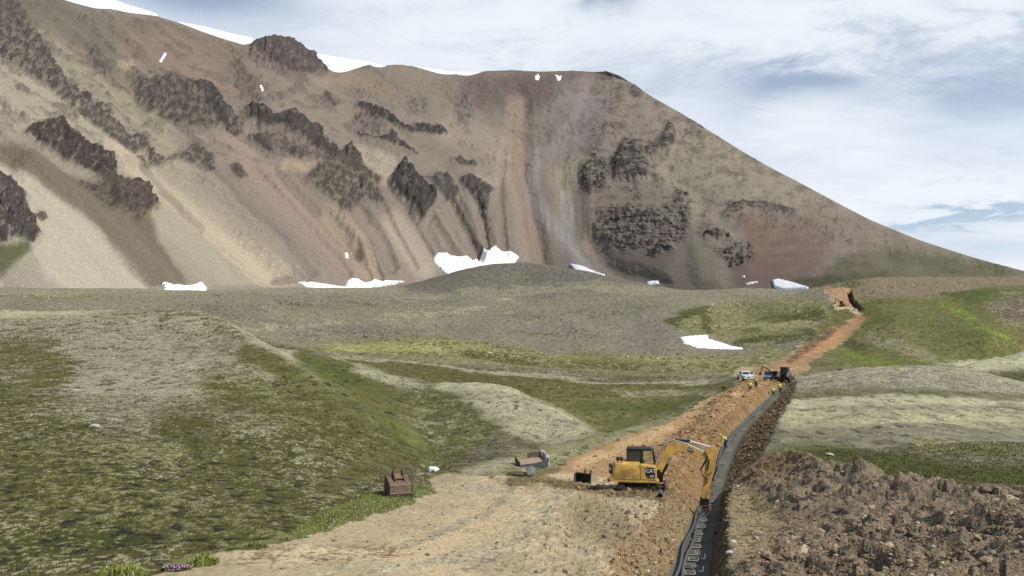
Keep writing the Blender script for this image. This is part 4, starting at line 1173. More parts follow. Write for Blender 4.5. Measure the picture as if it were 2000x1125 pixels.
drape([(310, 120), (322, 101), (326, 106), (316, 121)], 'small oblong snow patch on the brown slope near the upper left skyline', 'm')
drape([(504, 168), (510, 170), (516, 178), (511, 178)], 'slender snow patch below the dark skyline crag', 'm')
drape([(1508, 548), (1520, 545), (1545, 551), (1562, 556), (1580, 562), (1580, 566), (1530, 568), (1512, 562)], 'white snow patch at the foot of the red slope', 'm', thick=1.6)
drape([(1454, 554), (1480, 549), (1480, 552), (1460, 557)], 'small slanting snow patch left of the red slope foot', 'm')
drape([(1448, 540), (1455, 538), (1455, 542), (1449, 542)], 'smallest snow speck left of the red slope foot', 'm')
drape([(1261, 548), (1272, 545), (1285, 546), (1283, 553), (1266, 560)], 'small oval snow patch right of the gravel mound', 'm', thick=2.5)
drape([(1112, 516), (1140, 520), (1180, 533), (1178, 545), (1130, 540)], 'narrow snow strip on the right shoulder of the gravel mound', 'm', thick=3)
drape([(1212, 545), (1235, 550), (1259, 554), (1257, 566), (1215, 562)], 'narrow snow strip at the right end of the gravel mound', 'm', thick=3)
drape([(1327, 659), (1350, 656), (1382, 654), (1384, 662), (1402, 667), (1430, 676), (1452, 680), (1450, 683), (1400, 682), (1360, 680), (1335, 671)], 'snow patch in the green hollow left of the dirt road', 'g', thick=0.5, y=(270, 380), group=None)
# ------------------------------------------------------------------ building blocks for the objects
class MB:
    """collects shapes into one mesh"""

    def __init__(self):
        self.bm = bmesh.new()

    def _add(self, geom, mtx=None):
        if mtx is not None:
            bmesh.ops.transform(self.bm, matrix=mtx, verts=geom)
        return geom

    def box(self, c, s, rot=None, bev=0.0):
        g = bmesh.ops.create_cube(self.bm, size=1.0)['verts']
        mtx = Matrix.Translation(c) @ (rot.to_4x4() if rot is not None else Matrix()) @ Matrix.Diagonal((*s, 1))
        bmesh.ops.transform(self.bm, matrix=mtx, verts=g)
        if bev:
            es = list({e for v in g for e in v.link_edges})
            bmesh.ops.bevel(self.bm, geom=es, offset=bev, segments=2, affect='EDGES', profile=0.6)
        return self

    def prism(self, prof, y0, y1, bev=0.0, axis='y', mtx=None):
        """closed (a, z) outline pushed along y (or x)"""
        def P(a, z, t):
            p = Vector((a, t, z)) if axis == 'y' else Vector((t, a, z))
            return mtx @ p if mtx is not None else p
        v0 = [self.bm.verts.new(P(a, z, y0)) for a, z in prof]
        v1 = [self.bm.verts.new(P(a, z, y1)) for a, z in prof]
        n = len(prof)
        fs = [self.bm.faces.new(v0), self.bm.faces.new(list(reversed(v1)))]
        for i in range(n):
            fs.append(self.bm.faces.new((v0[i], v1[i], v1[(i + 1) % n], v0[(i + 1) % n])))
        bmesh.ops.recalc_face_normals(self.bm, faces=fs)
        if bev:
            es = list({e for f in fs for e in f.edges})
            bmesh.ops.bevel(self.bm, geom=es, offset=bev, segments=2, affect='EDGES', profile=0.6)
        return self

    def cyl(self, p0, p1, r0, r1=None, seg=14):
        p0, p1 = Vector(p0), Vector(p1)
        r1 = r0 if r1 is None else r1
        d = p1 - p0
        g = bmesh.ops.create_cone(self.bm, cap_ends=True, segments=seg, radius1=r0, radius2=r1, depth=d.length)['verts']
        q = d.to_track_quat('Z', 'Y').to_matrix().to_4x4()
        bmesh.ops.transform(self.bm, matrix=Matrix.Translation((p0 + p1) / 2) @ q, verts=g)
        return self

    def tube(self, pts, r, seg=8, closed=False):
        pts = [Vector(p) for p in pts]
        n = len(pts)
        rings = []
        up = Vector((0, 0, 1))
        for i, p in enumerate(pts):
            a = pts[(i - 1) % n] if closed or i > 0 else p
            b = pts[(i + 1) % n] if closed or i < n - 1 else p
            t = (b - a).normalized()
            s = t.cross(up)
            if s.length < 1e-3: s = t.cross(Vector((1, 0, 0)))
            s.normalize(); w = s.cross(t)
            rr = r[i] if isinstance(r, (list, tuple)) else r
            rings.append([self.bm.verts.new(p + rr * (s * math.cos(k / seg * 2 * math.pi) + w * math.sin(k / seg * 2 * math.pi))) for k in range(seg)])
        for i in range(n if closed else n - 1):
            a, b = rings[i], rings[(i + 1) % n]
            for k in range(seg):
                self.bm.faces.new((a[k], a[(k + 1) % seg], b[(k + 1) % seg], b[k]))
        if not closed:
            self.bm.faces.new(list(reversed(rings[0]))); self.bm.faces.new(rings[-1])
        return self

    def ball(self, c, r, s=(1, 1, 1), sub=2, rot=None):
        g = bmesh.ops.create_icosphere(self.bm, subdivisions=sub, radius=r)['verts']
        mtx = Matrix.Translation(c) @ (rot.to_4x4() if rot is not None else Matrix()) @ Matrix.Diagonal((*s, 1))
        bmesh.ops.transform(self.bm, matrix=mtx, verts=g)
        return self

    def lathe(self, prof, origin, axis='y', seg=24):
        """(radius, height) outline turned round an axis through origin"""
        o = Vector(origin)
        rings = []
        for r, h in prof:
            ring = []
            for k in range(seg):
                a = k / seg * 2 * math.pi
                c, s = r * math.cos(a), r * math.sin(a)
                p = Vector((c, h, s)) if axis == 'y' else (Vector((c, s, h)) if axis == 'z' else Vector((h, c, s)))
                ring.append(self.bm.verts.new(o + p))
            rings.append(ring)
        for a, b in zip(rings[:-1], rings[1:]):
            for k in range(seg):
                self.bm.faces.new((a[k], a[(k + 1) % seg], b[(k + 1) % seg], b[k]))
        self.bm.faces.new(rings[0]); self.bm.faces.new(list(reversed(rings[-1])))
        return self

    def build(self, name, material, parent=None, smooth=False):
        bmesh.ops.recalc_face_normals(self.bm, faces=self.bm.faces[:])
        me = bpy.data.meshes.new(name)
        self.bm.to_mesh(me); self.bm.free()
        if smooth:
            for p in me.polygons: p.use_smooth = True
            try:
                me.set_sharp_from_angle(angle=R(38))
            except Exception:
                pass
        me.materials.append(material)
        o = bpy.data.objects.new(name, me)
        C.objects.link(o)
        if parent is not None: o.parent = parent
        return o


def thing(name, label, cat, loc=(0, 0, 0), rz=0.0, group=None, tilt=(0, 0)):
    o = bpy.data.objects.new(name, None)
    C.objects.link(o)
    o.empty_display_size = 0.3
    o.location = loc
    o.rotation_euler = (tilt[0], tilt[1], rz)
    return tag(o, label, cat, group)


def rx(a): return Matrix.Rotation(a, 3, 'X')
def ry(a): return Matrix.Rotation(a, 3, 'Y')
def rz(a): return Matrix.Rotation(a, 3, 'Z')


def lettering(text, size, mtx, material, parent, name='lettering', ext=0.006):
    cv = bpy.data.curves.new('t', 'FONT')
    cv.body = text; cv.size = size; cv.extrude = ext; cv.offset = size * 0.02
    cv.align_x = 'CENTER'; cv.align_y = 'CENTER'
    o = bpy.data.objects.new('t', cv)
    C.objects.link(o)
    bpy.context.view_layer.update()
    me = bpy.data.meshes.new_from_object(o.evaluated_get(bpy.context.evaluated_depsgraph_get()))
    bpy.data.objects.remove(o)
    me.transform(mtx)
    me.materials.clear(); me.materials.append(material)
    q = bpy.data.objects.new(name, me)
    C.objects.link(q)
    q.parent = parent
    return q


M_YEL = mat('yellow_paint', (0.74, 0.43, 0.09), 0.5, spec=0.35, var=0.18, scale=2.2, rust=(0.44, 0.28, 0.11))
M_BLK = mat('black_paint', (0.018, 0.018, 0.02), 0.5, spec=0.4, var=0.3, scale=6)
M_RUB = mat('rubber', (0.03, 0.029, 0.028), 0.85, var=0.3, scale=9, rust=(0.075, 0.06, 0.045))
M_STL = mat('chrome_rod', (0.75, 0.75, 0.74), 0.25, metal=0.9, var=0.1)
M_ALU = mat('pale_steel', (0.45, 0.46, 0.44), 0.45, metal=0.3, var=0.25)
M_GLS = mat('dark_glass', (0.03, 0.04, 0.04), 0.08, spec=0.7, var=0.1)
M_WHT = mat('white_paint', (0.72, 0.73, 0.72), 0.4, var=0.1, scale=3)
M_RED = mat('red_paint', (0.42, 0.05, 0.03), 0.5, var=0.2)
M_BRN = mat('brown_worn_steel', (0.17, 0.125, 0.09), 0.75, var=0.3, scale=7, rust=(0.11, 0.07, 0.045), bump=0.3)
M_BRD = mat('dark_worn_steel', (0.07, 0.052, 0.042), 0.75, var=0.3, scale=7, rust=(0.10, 0.06, 0.035), bump=0.3)
M_GRY = mat('grey_sheet_metal', (0.21, 0.21, 0.205), 0.5, spec=0.4, var=0.25, scale=5)
M_LGR = mat('pale_grey_paint', (0.52, 0.54, 0.50), 0.5, var=0.15, scale=5)
M_DUST = mat('dusty_bed_floor', (0.42, 0.32, 0.21), 0.9, var=0.2, scale=6)
M_ORG = mat('orange_paint', (0.50, 0.17, 0.04), 0.5, var=0.25, scale=4)
M_BLU = mat('blue_paint', (0.09, 0.21, 0.46), 0.4, spec=0.4, var=0.15, scale=4)
M_HVY = mat('yellow_high_visibility_cloth', (0.62, 0.72, 0.10), 0.8, var=0.15, scale=9)
M_HVG = mat('green_high_visibility_cloth', (0.36, 0.52, 0.16), 0.8, var=0.2, scale=9)
M_TRS = mat('dark_work_cloth', (0.022, 0.023, 0.028), 0.9, var=0.3, scale=9)
M_SKIN = mat('skin', (0.50, 0.31, 0.22), 0.6, var=0.08)
M_HELY = mat('yellow_helmet_plastic', (0.70, 0.72, 0.08), 0.35, spec=0.5, var=0.05)
M_HELW = mat('white_helmet_plastic', (0.76, 0.76, 0.72), 0.35, spec=0.5, var=0.05)
M_REFL = mat('reflective_tape', (0.62, 0.63, 0.60), 0.4, var=0.1)
M_CAB = mat('grey_conduit', (0.085, 0.088, 0.095), 0.45, spec=0.4, var=0.2, scale=3)
M_DSAND = mat('concrete_grey', (0.22, 0.21, 0.19), 0.9, var=0.2)
M_WOOD = mat('pale_weathered_wood', (0.42, 0.35, 0.25), 0.85, var=0.25, scale=6)
M_SACK = mat('white_plastic_sheet', (0.82, 0.82, 0.79), 0.5, var=0.06, scale=3)


# ------------------------------------------------------------------ crawler excavator
def track(parent, x0, x1, y, w, h, mtr, detail=True):
    """a crawler track: belt with grousers, sprocket, idler and rollers"""
    r = h / 2
    n = 9
    pf = [(x1 - r + r * math.cos(a), r + r * math.sin(a)) for a in np.linspace(-math.pi / 2, math.pi / 2, n)]
    pf += [(x0 + r + r * math.cos(a), r + r * math.sin(a)) for a in np.linspace(math.pi / 2, 3 * math.pi / 2, n)]
    outer = MB()
    ri = r - 0.05
    pin = [(x1 - r + ri * math.cos(a), r + ri * math.sin(a)) for a in np.linspace(-math.pi / 2, math.pi / 2, n)]
    pin += [(x0 + r + ri * math.cos(a), r + ri * math.sin(a)) for a in np.linspace(math.pi / 2, 3 * math.pi / 2, n)]
    bm = outer.bm
    k = len(pf)
    V = [[bm.verts.new((a, yy, z)) for a, z in p] for p, yy in ((pf, y - w / 2), (pf, y + w / 2), (pin, y + w / 2), (pin, y - w / 2))]
    for i in range(k):
        j = (i + 1) % k
        for q in range(4):
            bm.faces.new((V[q][i], V[q][j], V[(q + 1) % 4][j], V[(q + 1) % 4][i]))
    if detail:
        per = 2 * (x1 - x0 - 2 * r)
        for i in range(15):
            xx = x0 + r + (x1 - x0 - 2 * r) * (i + 0.5) / 15
            outer.box((xx, y, -0.0), (0.05, w, 0.05)); outer.box((xx, y, h), (0.05, w, 0.05))
        for a in np.linspace(-math.pi / 2, math.pi / 2, 7)[1:-1]:
            for cx, s in ((x1 - r, 1), (x0 + r, -1)):
                outer.box((cx + s * (r + 0.0) * math.cos(a), y, r + r * math.sin(a)), (0.05, w, 0.05), ry(-s * a))
    b = outer.build('crawler_track', mtr, parent)
    f = MB()
    f.box(((x0 + x1) / 2, y, r * 0.95), (x1 - x0 - 2 * r, w * 0.62, h * 0.42), bev=0.03)
    for cx in (x0 + r, x1 - r):
        f.cyl((cx, y - w * 0.42, r), (cx, y + w * 0.42, r), ri * 0.9, seg=18)
        f.cyl((cx, y - w * 0.5, r), (cx, y + w * 0.5, r), ri * 0.35, seg=12)
    for i in range(4):
        xx = x0 + 1.6 * r + (x1 - x0 - 3.2 * r) * i / 3
        f.cyl((xx, y - w * 0.44, r * 0.5), (xx, y + w * 0.44, r * 0.5), r * 0.42, seg=12)
    f.build('track_frame', M_BRD, b)
    return b


def main_excavator(loc, heading):
    t = thing('excavator', 'yellow crawler excavator reaching its bent arm down into the trench', 'excavator', loc, heading)
    for s in (-1, 1):
        track(t, -1.3, 1.35, s * 0.83, 0.45, 0.60, M_RUB)
    u = MB()
    u.box((0, 0, 0.42), (1.3, 1.3, 0.34), bev=0.05).cyl((0, 0, 0.5), (0, 0, 0.74), 0.62, seg=28)
    u.build('chassis', M_BRD, t)
    bl = MB()
    bl.prism([(1.72, 0.05), (1.86, 0.02), (1.80, 0.25), (1.86, 0.48), (1.74, 0.48), (1.68, 0.25)], -1.12, 1.12, axis='y')
    bl.box((1.35, 0.45, 0.28), (0.85, 0.12, 0.14)).box((1.35, -0.45, 0.28), (0.85, 0.12, 0.14))
    bl.build('dozer_blade', M_BRD, t)
    # deck and bodywork
    d = MB()
    d.prism([(-1.62, 0.66), (1.32, 0.66), (1.36, 0.72), (1.32, 0.84), (-1.66, 0.90), (-1.70, 0.74)], -1.10, 1.10, bev=0.02)
    d.build('deck', M_YEL, t)
    # engine housing: rounded tail, stepped top
    e = MB()
    out = []
    for a in np.linspace(-0.5, 0.5, 11):
        out.append((-1.72 + 0.35 * (1 - math.cos(a * math.pi * 0.9)), 1.12 * math.sin(a * math.pi) / math.sin(0.5 * math.pi)))
    ring0 = [(x, y) for x, y in out] + [(0.15, 1.12), (0.15, -1.12)]
    bm = e.bm
    lo = [bm.verts.new((x, y, 0.86)) for x, y in ring0]
    mi = [bm.verts.new((x + 0.02, y, 1.50)) for x, y in ring0]
    hi = [bm.verts.new((min(x + 0.22, 0.13), y * 0.95, 1.78)) for x, y in ring0]
    k = len(ring0)
    for A_, B_ in ((lo, mi), (mi, hi)):
        for i in range(k):
            j = (i + 1) % k
            bm.faces.new((A_[i], A_[j], B_[j], B_[i]))
    bm.faces.new(lo); bm.faces.new(hi)
    eng = e.build('engine_housing', M_YEL, t, smooth=True)
    g = MB()
    for z in (1.05, 1.14, 1.23, 1.32, 1.41):
        g.box((-0.75, -1.125, z), (0.62, 0.012, 0.022))
    g.build('vent_louvres', mat('dark_yellow_slots', (0.34, 0.20, 0.035), 0.6, var=0.3), eng)
    # right front box with the lettering panel
    rb = MB()
    rb.prism([(0.19, 0.86), (1.22, 0.86), (1.22, 1.52), (1.12, 1.70), (0.19, 1.78)], -1.12, -0.42, bev=0.03)
    box = rb.build('side_housing', M_YEL, t)
    lp = MB()
    lp.prism([(0.54, 1.64), (1.10, 1.60), (1.10, 0.98), (0.72, 0.98), (0.54, 1.18)], -1.135, -1.122)
    lp.build('badge_panel', M_BLK, box)
    tr = MB()
    tr.prism([(0.50, 1.24), (0.54, 1.18), (0.72, 0.98), (0.60, 1.02)], -1.136, -1.122)
    tr.build('badge_stripe', M_RED, box)
    side = Matrix.Translation((0.84, -1.138, 1.42)) @ Matrix.Rotation(math.pi / 2, 4, 'X')
    lettering('CAT', 0.32, side, M_WHT, box)
    lettering('308', 0.17, Matrix.Translation((0.90, -1.138, 1.09)) @ Matrix.Rotation(math.pi / 2, 4, 'X'), M_WHT, box)
    gap = MB().box((0.17, -1.08, 1.3), (0.03, 0.05, 0.86))
    gap.build('door_gap', M_BLK, eng)
    # rear panel with pale lettering strip
    rp = MB()
    rp.box((-1.72, -0.62, 1.40), (0.05, 0.55, 0.62), rz(R(22)), bev=0.02)
    pan = rp.build('rear_panel', M_BLK, t)
    lettering('308', 0.30, Matrix.Translation((-1.757, -0.64, 1.42)) @ rz(R(22)).to_4x4() @ Matrix.Rotation(-math.pi / 2, 4, 'Z') @ Matrix.Rotation(math.pi / 2, 4, 'X'), M_WHT, pan)
    for dx in (-1.25, -1.05):
        m_ = MB().cyl((dx, -0.5, 1.76), (dx + 0.03, -0.5, 2.02), 0.035, 0.035, 10).ball((dx + 0.05, -0.5, 2.05), 0.12, (0.9, 1.2, 1.0))
        m_.build('work_lamp', M_BLK, t, smooth=True)
    ex = MB().cyl((-1.32, 0.2, 1.76), (-1.32, 0.2, 2.05), 0.06, seg=12)
    ex.build('exhaust_pipe', M_BRD, t)
    # cab on the left
    cab = MB()
    x0, x1, y0, y1, z0, z1 = -0.66, 1.12, 0.10, 1.10, 0.86, 2.58
    for (x, y, lean) in ((x0, y0, 0), (x0, y1, 0), (x1, y0, 0.16), (x1, y1, 0.16), (0.30, y0, 0), (0.30, y1, 0)):
        cab.tube([(x, y, z0), (x, y, 1.6), (x - lean, y, z1)], 0.055, seg=6)
    cab.prism([(x0 - 0.08, z1 - 0.08), (x0 - 0.02, z1 + 0.06), (x1 - 0.28, z1 + 0.06), (x1 - 0.06, z1 - 0.08)], y0 - 0.06, y1 + 0.06, bev=0.03)
    cab.box(((x0 + x1) / 2, (y0 + y1) / 2, 1.15), (x1 - x0, y1 - y0, 0.60), bev=0.03)
    for y in (y0, y1):
        cab.box(((x0 + 0.30) / 2, y, 1.62), (0.7, 0.05, 0.08))
    cb = cab.build('cab', M_BLK, t)
    M_CLR = mat('clear_glass', (0.9, 0.95, 0.92), 0.02, var=0.0)
    bs = M_CLR.node_tree.nodes['Principled BSDF']
    bs.inputs['Transmission Weight'].default_value = 1.0
    bs.inputs['IOR'].default_value = 1.05
    gl = MB()
    for y in (y0, y1):
        gl.box((0.66, y, 2.0), (0.72, 0.012, 0.98))
    gl.box((x1 - 0.08, (y0 + y1) / 2, 2.0), (0.012, y1 - y0 - 0.1, 1.0), ry(-0.16))
    gl.build('cab_window', M_CLR, cb)
    dg = MB()
    for y in (y0, y1):
        dg.box((-0.18, y, 2.0), (0.86, 0.012, 0.98))
    dg.box((x0, (y0 + y1) / 2, 2.0), (0.012, y1 - y0 - 0.1, 0.98))
    dg.build('tinted_window', M_GLS, cb)
    se = MB()
    se.box((0.02, 0.60, 1.52), (0.5, 0.5, 0.14), bev=0.04).box((-0.22, 0.60, 1.9), (0.14, 0.48, 0.72), ry(-0.12), bev=0.05)
    se.build('seat', M_BLK, cb)
    for y in (0.36, 0.84):
        MB().cyl((0.35, y, 1.46), (0.42, y, 1.82), 0.025).build('control_lever', M_BLK, cb)
    # swing bracket and boom
    sb = MB()
    sb.prism([(1.10, 0.62), (1.62, 0.58), (1.66, 0.92), (1.40, 1.40), (1.06, 1.35)], -0.34, 0.02, bev=0.02)
    sb.cyl((1.42, -0.16, 0.56), (1.42, -0.16, 1.2), 0.14)
    sb.build('swing_bracket', M_BLK, t)
    by = -0.16
    boom = MB()
    pf = [(0.98, 1.00), (1.28, 0.98), (2.06, 2.02), (2.46, 2.48), (2.74, 2.62), (4.74, 2.06), (4.92, 2.22), (4.78, 2.44), (3.10, 3.04), (2.42, 3.20), (2.02, 3.06), (1.62, 2.42)]
    boom.prism(pf, by - 0.17, by + 0.17, bev=0.025)
    boom.cyl((1.12, by - 0.24, 1.08), (1.12, by + 0.24, 1.08), 0.10).cyl((4.82, by - 0.24, 2.24), (4.82, by + 0.24, 2.24), 0.11)
    boom.prism([(2.25, 3.12), (2.62, 3.10), (2.46, 3.36), (2.34, 3.36)], by - 0.12, by - 0.06).prism([(2.25, 3.12), (2.62, 3.10), (2.46, 3.36), (2.34, 3.36)], by + 0.06, by + 0.12)
    bo = boom.build('boom', M_YEL, t)
    bp = MB().prism([(3.42, 2.88), (3.80, 2.75), (3.76, 2.50), (3.36, 2.62)], by - 0.183, by - 0.172)
    bp.build('badge_panel', M_BLK, bo)
    lettering('CAT', 0.19, Matrix.Translation((3.585, by - 0.186, 2.69)) @ Matrix.Rotation(math.pi / 2, 4, 'X') @ Matrix.Rotation(-0.31, 4, 'Z'), M_WHT, bo)
    # pale steel pipes along the back of the boom
    hp = MB()
    for o_ in (-0.10, 0.0, 0.10):
        hp.tube([(1.00, by + o_, 1.45), (1.50, by + o_, 2.45), (1.92, by + o_, 3.14), (2.38, by + o_, 3.30), (3.1, by + o_, 3.13), (4.5, by + o_, 2.60)], 0.042, 6)
    hp.build('hydraulic_pipe', M_ALU, bo)
    for s in (-1, 1):
        bc = MB().cyl((1.45, by + s * 0.22, 0.80), (1.98, by + s * 0.22, 1.75), 0.075)
        cyl_ = bc.build('boom_cylinder', M_BLK, t)
        rd = MB().cyl((1.98, by + s * 0.22, 1.75), (2.26, by + s * 0.22, 2.25), 0.042)
        rd.build('cylinder_rod', M_STL, cyl_)
    sc = MB().cyl((2.40, by, 3.30), (3.55, by, 3.22), 0.085)
    sc_ = sc.build('stick_cylinder', M_BLK, t)
    MB().cyl((3.55, by, 3.22), (5.12, by, 2.86), 0.05).build('cylinder_rod', M_WHT, sc_)
    dz = 0.36
    stk = MB()
    stk.prism([(5.02, 2.94), (5.28, 2.98), (5.44, 2.66), (5.20, 1.40), (4.74, -0.36 + dz), (4.40, -0.42 + dz), (4.32, -0.22 + dz), (4.50, 1.0), (4.60, 2.02), (4.78, 2.36)], by - 0.15, by + 0.15, bev=0.02)
    st = stk.build('stick', M_YEL, t)
    hs = MB()
    for o_ in (-0.2, -0.1):
        hs.tube([(4.55, by + o_, 2.62), (4.76, by + o_, 2.30), (4.50, by + o_, 1.86), (4.26, by + o_, 1.50), (4.44, by + o_, 1.05), (4.72, by + o_, 0.92), (4.66, by + o_, 0.65)], 0.055, 7)
        hs.tube([(4.86, by + o_, 2.1), (4.70, by + o_, 1.45), (4.84, by + o_, 1.2), (5.02, by + o_, 1.32)], 0.04, 7)
    hs.build('hydraulic_hose', M_BLK, st)
    bk = MB().cyl((5.24, by, 1.66), (5.06, by, 0.75), 0.085)
    bk_ = bk.build('tool_cylinder', M_BLK, t)
    MB().cyl((5.06, by, 0.75), (4.92, by, -0.22 + dz), 0.045).build('cylinder_rod', M_STL, bk_)
    lk = MB()
    for s in (-1, 1):
        lk.prism([(4.84, -0.16 + dz), (4.98, -0.20 + dz), (4.76, -0.72 + dz), (4.62, -0.68 + dz)], by + s * 0.16 - 0.03, by + s * 0.16 + 0.03)
    lk.prism([(4.34, -0.30 + dz), (4.50, -0.36 + dz), (4.50, -0.72 + dz), (4.36, -0.72 + dz)], by - 0.19, by + 0.19)
    lk.build('tool_link', M_YEL, t)
    cp = MB()
    cp.box((4.52, by, -0.82 + dz), (0.52, 0.46, 0.26), bev=0.04).box((4.46, by, -1.02 + dz), (0.62, 0.62, 0.16), bev=0.03)
    cp.cyl((4.28, by - 0.26, -0.8 + dz), (4.28, by + 0.26, -0.8 + dz), 0.10)
    for s in (-1, 1):
        cp.prism([(4.22, -0.70 + dz), (4.82, -0.70 + dz), (4.76, -1.1 + dz), (4.28, -1.1 + dz)], by + s * 0.27 - 0.02, by + s * 0.27 + 0.02)
    co_ = cp.build('tool_coupler', M_BLK, t)
    MB().box((4.50, by, -1.13 + dz), (0.66, 0.70, 0.06), bev=0.02).build('coupler_band', mat('dull_red_paint', (0.26, 0.07, 0.05), 0.7, var=0.4, scale=6), co_)
    bu = MB()
    arc = [(4.52 + 0.34 * math.cos(a), -1.42 + dz + 0.34 * math.sin(a)) for a in np.linspace(-0.4 * math.pi, 0.75 * math.pi, 12)]
    arci = [(4.52 + 0.31 * math.cos(a), -1.42 + dz + 0.31 * math.sin(a)) for a in np.linspace(0.75 * math.pi, -0.4 * math.pi, 12)]
    bu.prism(arc + arci, by - 0.3, by + 0.3)
    for s in (-1, 1):
        bu.prism(arc, by + s * 0.30 - 0.012, by + s * 0.30 + 0.012)
    bu.build('trench_bucket', M_BRD, t)
    return t


_ez = float(ground(8.15, 52.2))
EXC = main_excavator((8.15, 52.2, _ez + 0.02), R(-10))


def shorten(o, x0=1.4, k=0.90):
    """the arm is a short one: draw everything ahead of the bracket back a little"""
    for ch in o.children:
        if ch.type == 'MESH':
            for v in ch.data.vertices:
                if v.co.x > x0: v.co.x = x0 + (v.co.x - x0) * k
        shorten(ch, x0, k)


shorten(EXC)


# ------------------------------------------------------------------ small excavators far up the works
def small_excavator(name, label, loc, heading, paint_m, scale=1.0, boom_up=True):
    t = thing(name, label, 'excavator', loc, heading, 'excavators working farther up the trench')
    t.scale = (scale,) * 3
    for s in (-1, 1):
        track(t, -1.25, 1.25, s * 0.75, 0.42, 0.6, M_RUB, detail=False)
    MB().box((0, 0, 0.48), (1.1, 1.1, 0.3)).cyl((0, 0, 0.5), (0, 0, 0.75), 0.55).build('chassis', M_BRD, t)
    b = MB()
    b.prism([(-1.55, 0.72), (1.1, 0.72), (1.1, 0.9), (0.1, 0.95), (0.1, 1.5), (-1.3, 1.6), (-1.6, 1.2)], -0.95, 0.95, bev=0.05)
    b.build('body', paint_m, t)
    c = MB()
    c.prism([(-0.35, 0.92), (1.0, 0.92), (1.0, 1.6), (0.85, 2.45), (-0.35, 2.45)], 0.05, 0.92, bev=0.04)
    cab = c.build('cab', M_BLK, t)
    MB().box((0.32, 0.04, 1.95), (0.95, 0.02, 0.7)).box((0.95, 0.48, 1.95), (0.02, 0.65, 0.7), ry(-0.17)).build('cab_window', M_GLS, cab)
    bo = MB()
    bo.prism([(0.9, 0.9), (1.25, 0.9), (2.3, 2.6), (2.7, 3.0), (3.9, 3.6), (3.8, 3.85), (2.5, 3.35), (1.9, 2.8)], -0.3, -0.02, bev=0.02)
    bo.build('boom', paint_m, t)
    s = MB()
    s.prism([(3.75, 3.95), (4.0, 3.95), (4.15, 3.4), (4.55, 1.9), (4.35, 1.85), (3.8, 3.3)], -0.28, -0.04, bev=0.02)
    s.build('stick', paint_m, t)
    MB().cyl((1.3, -0.16, 0.95), (2.1, -0.16, 2.3), 0.08).build('boom_cylinder', M_BLK, t)
    MB().cyl((2.5, -0.16, 3.4), (3.8, -0.16, 3.9), 0.07).build('stick_cylinder', M_WHT, t)
    bk = MB()
    arc = [(4.45 + 0.42 * math.cos(a), 1.5 + 0.42 * math.sin(a)) for a in np.linspace(-0.45 * math.pi, 0.8 * math.pi, 12)]
    bk.prism(arc, -0.5, 0.18)
    bk.build('bucket', M_BRD, t)
    return t


p = at(1646, 404)
small_excavator('excavator', 'far orange excavator standing on the steep upper end of the dirt track', p, R(120), M_ORG, 1.05)
p = at(1517, 148)
small_excavator('excavator', 'small orange excavator with raised white tipped arm between blue buggy and tractor', p, R(150), M_ORG, 0.66)


# ------------------------------------------------------------------ loose digger buckets
def grading_bucket():
    p = at(779, 46.2)
    t = thing('digger_bucket', 'brown steel digger bucket with two lifting lugs lying in the grass by the track', 'digger bucket', p + Vector((0, 0, -0.04)), R(24), 'loose digger buckets')
    W = 0.64
    # outline seen from the side: a = away from the viewer, z = up
    outer = [(-0.45, 0.10), (-0.50, 0.30), (-0.48, 0.72), (-0.40, 0.80), (0.42, 1.16), (0.50, 1.14), (0.62, 0.55), (0.55, 0.06)]
    inner = [(0.50, 0.08), (0.57, 0.55), (0.46, 1.08), (0.40, 1.11), (-0.38, 0.755), (-0.44, 0.70), (-0.46, 0.30), (-0.41, 0.12)]
    sh = MB()
    sh.prism(outer[:7] + list(reversed([(0.45, 1.08), (0.40, 1.11), (-0.38, 0.755), (-0.44, 0.70), (-0.46, 0.30), (-0.41, 0.12)])) if False else outer + inner, -W, W, axis='x')
    sh.build('shell', M_BRN, t)
    for s in (-1, 1):
        sp = MB().prism([(-0.52, 0.04), (-0.54, 0.32), (-0.52, 0.74), (-0.42, 0.84), (0.43, 1.20), (0.54, 1.18), (0.68, 0.55), (0.60, 0.0)], s * (W + 0.025) - 0.022, s * (W + 0.025) + 0.022, axis='x')
        sp.build('side_plate', M_BRD, t)
    ce = MB().box((0, -0.50, 0.16), (2 * W + 0.10, 0.07, 0.26), rx(0.2), bev=0.015)
    ce.build('cutting_edge', M_BRD, t)
    MB().box((0, -0.53, 0.31), (2 * W + 0.06, 0.05, 0.05)).box((0, -0.475, 0.74), (2 * W + 0.02, 0.05, 0.05), rx(0.5)).build('edge_rib', mat('rubbed_steel', (0.27, 0.21, 0.16), 0.6, var=0.2, scale=7), t)
    for s in (-1, 1):
        lug = MB().prism([(-0.22, 0.86), (0.44, 1.14), (0.46, 1.42), (0.32, 1.52), (0.20, 1.44), (0.06, 1.20), (-0.10, 1.12), (-0.20, 1.02)], s * 0.27 - 0.03, s * 0.27 + 0.03, axis='x')
        lug.build('lug', M_BRD, t)
    MB().cyl((-0.3, 0.34, 1.40), (0.3, 0.34, 1.40), 0.05).cyl((-0.3, -0.08, 1.06), (0.3, -0.08, 1.06), 0.06).build('pin', mat('rust_brown', (0.22, 0.12, 0.06), 0.8, var=0.3), t)
    MB().box((0, 0.14, 1.16), (0.46, 0.46, 0.02), rx(0.42)).build('lug_web', mat('rusty_web', (0.24, 0.16, 0.09), 0.8, var=0.35), t)
    return t


grading_bucket()


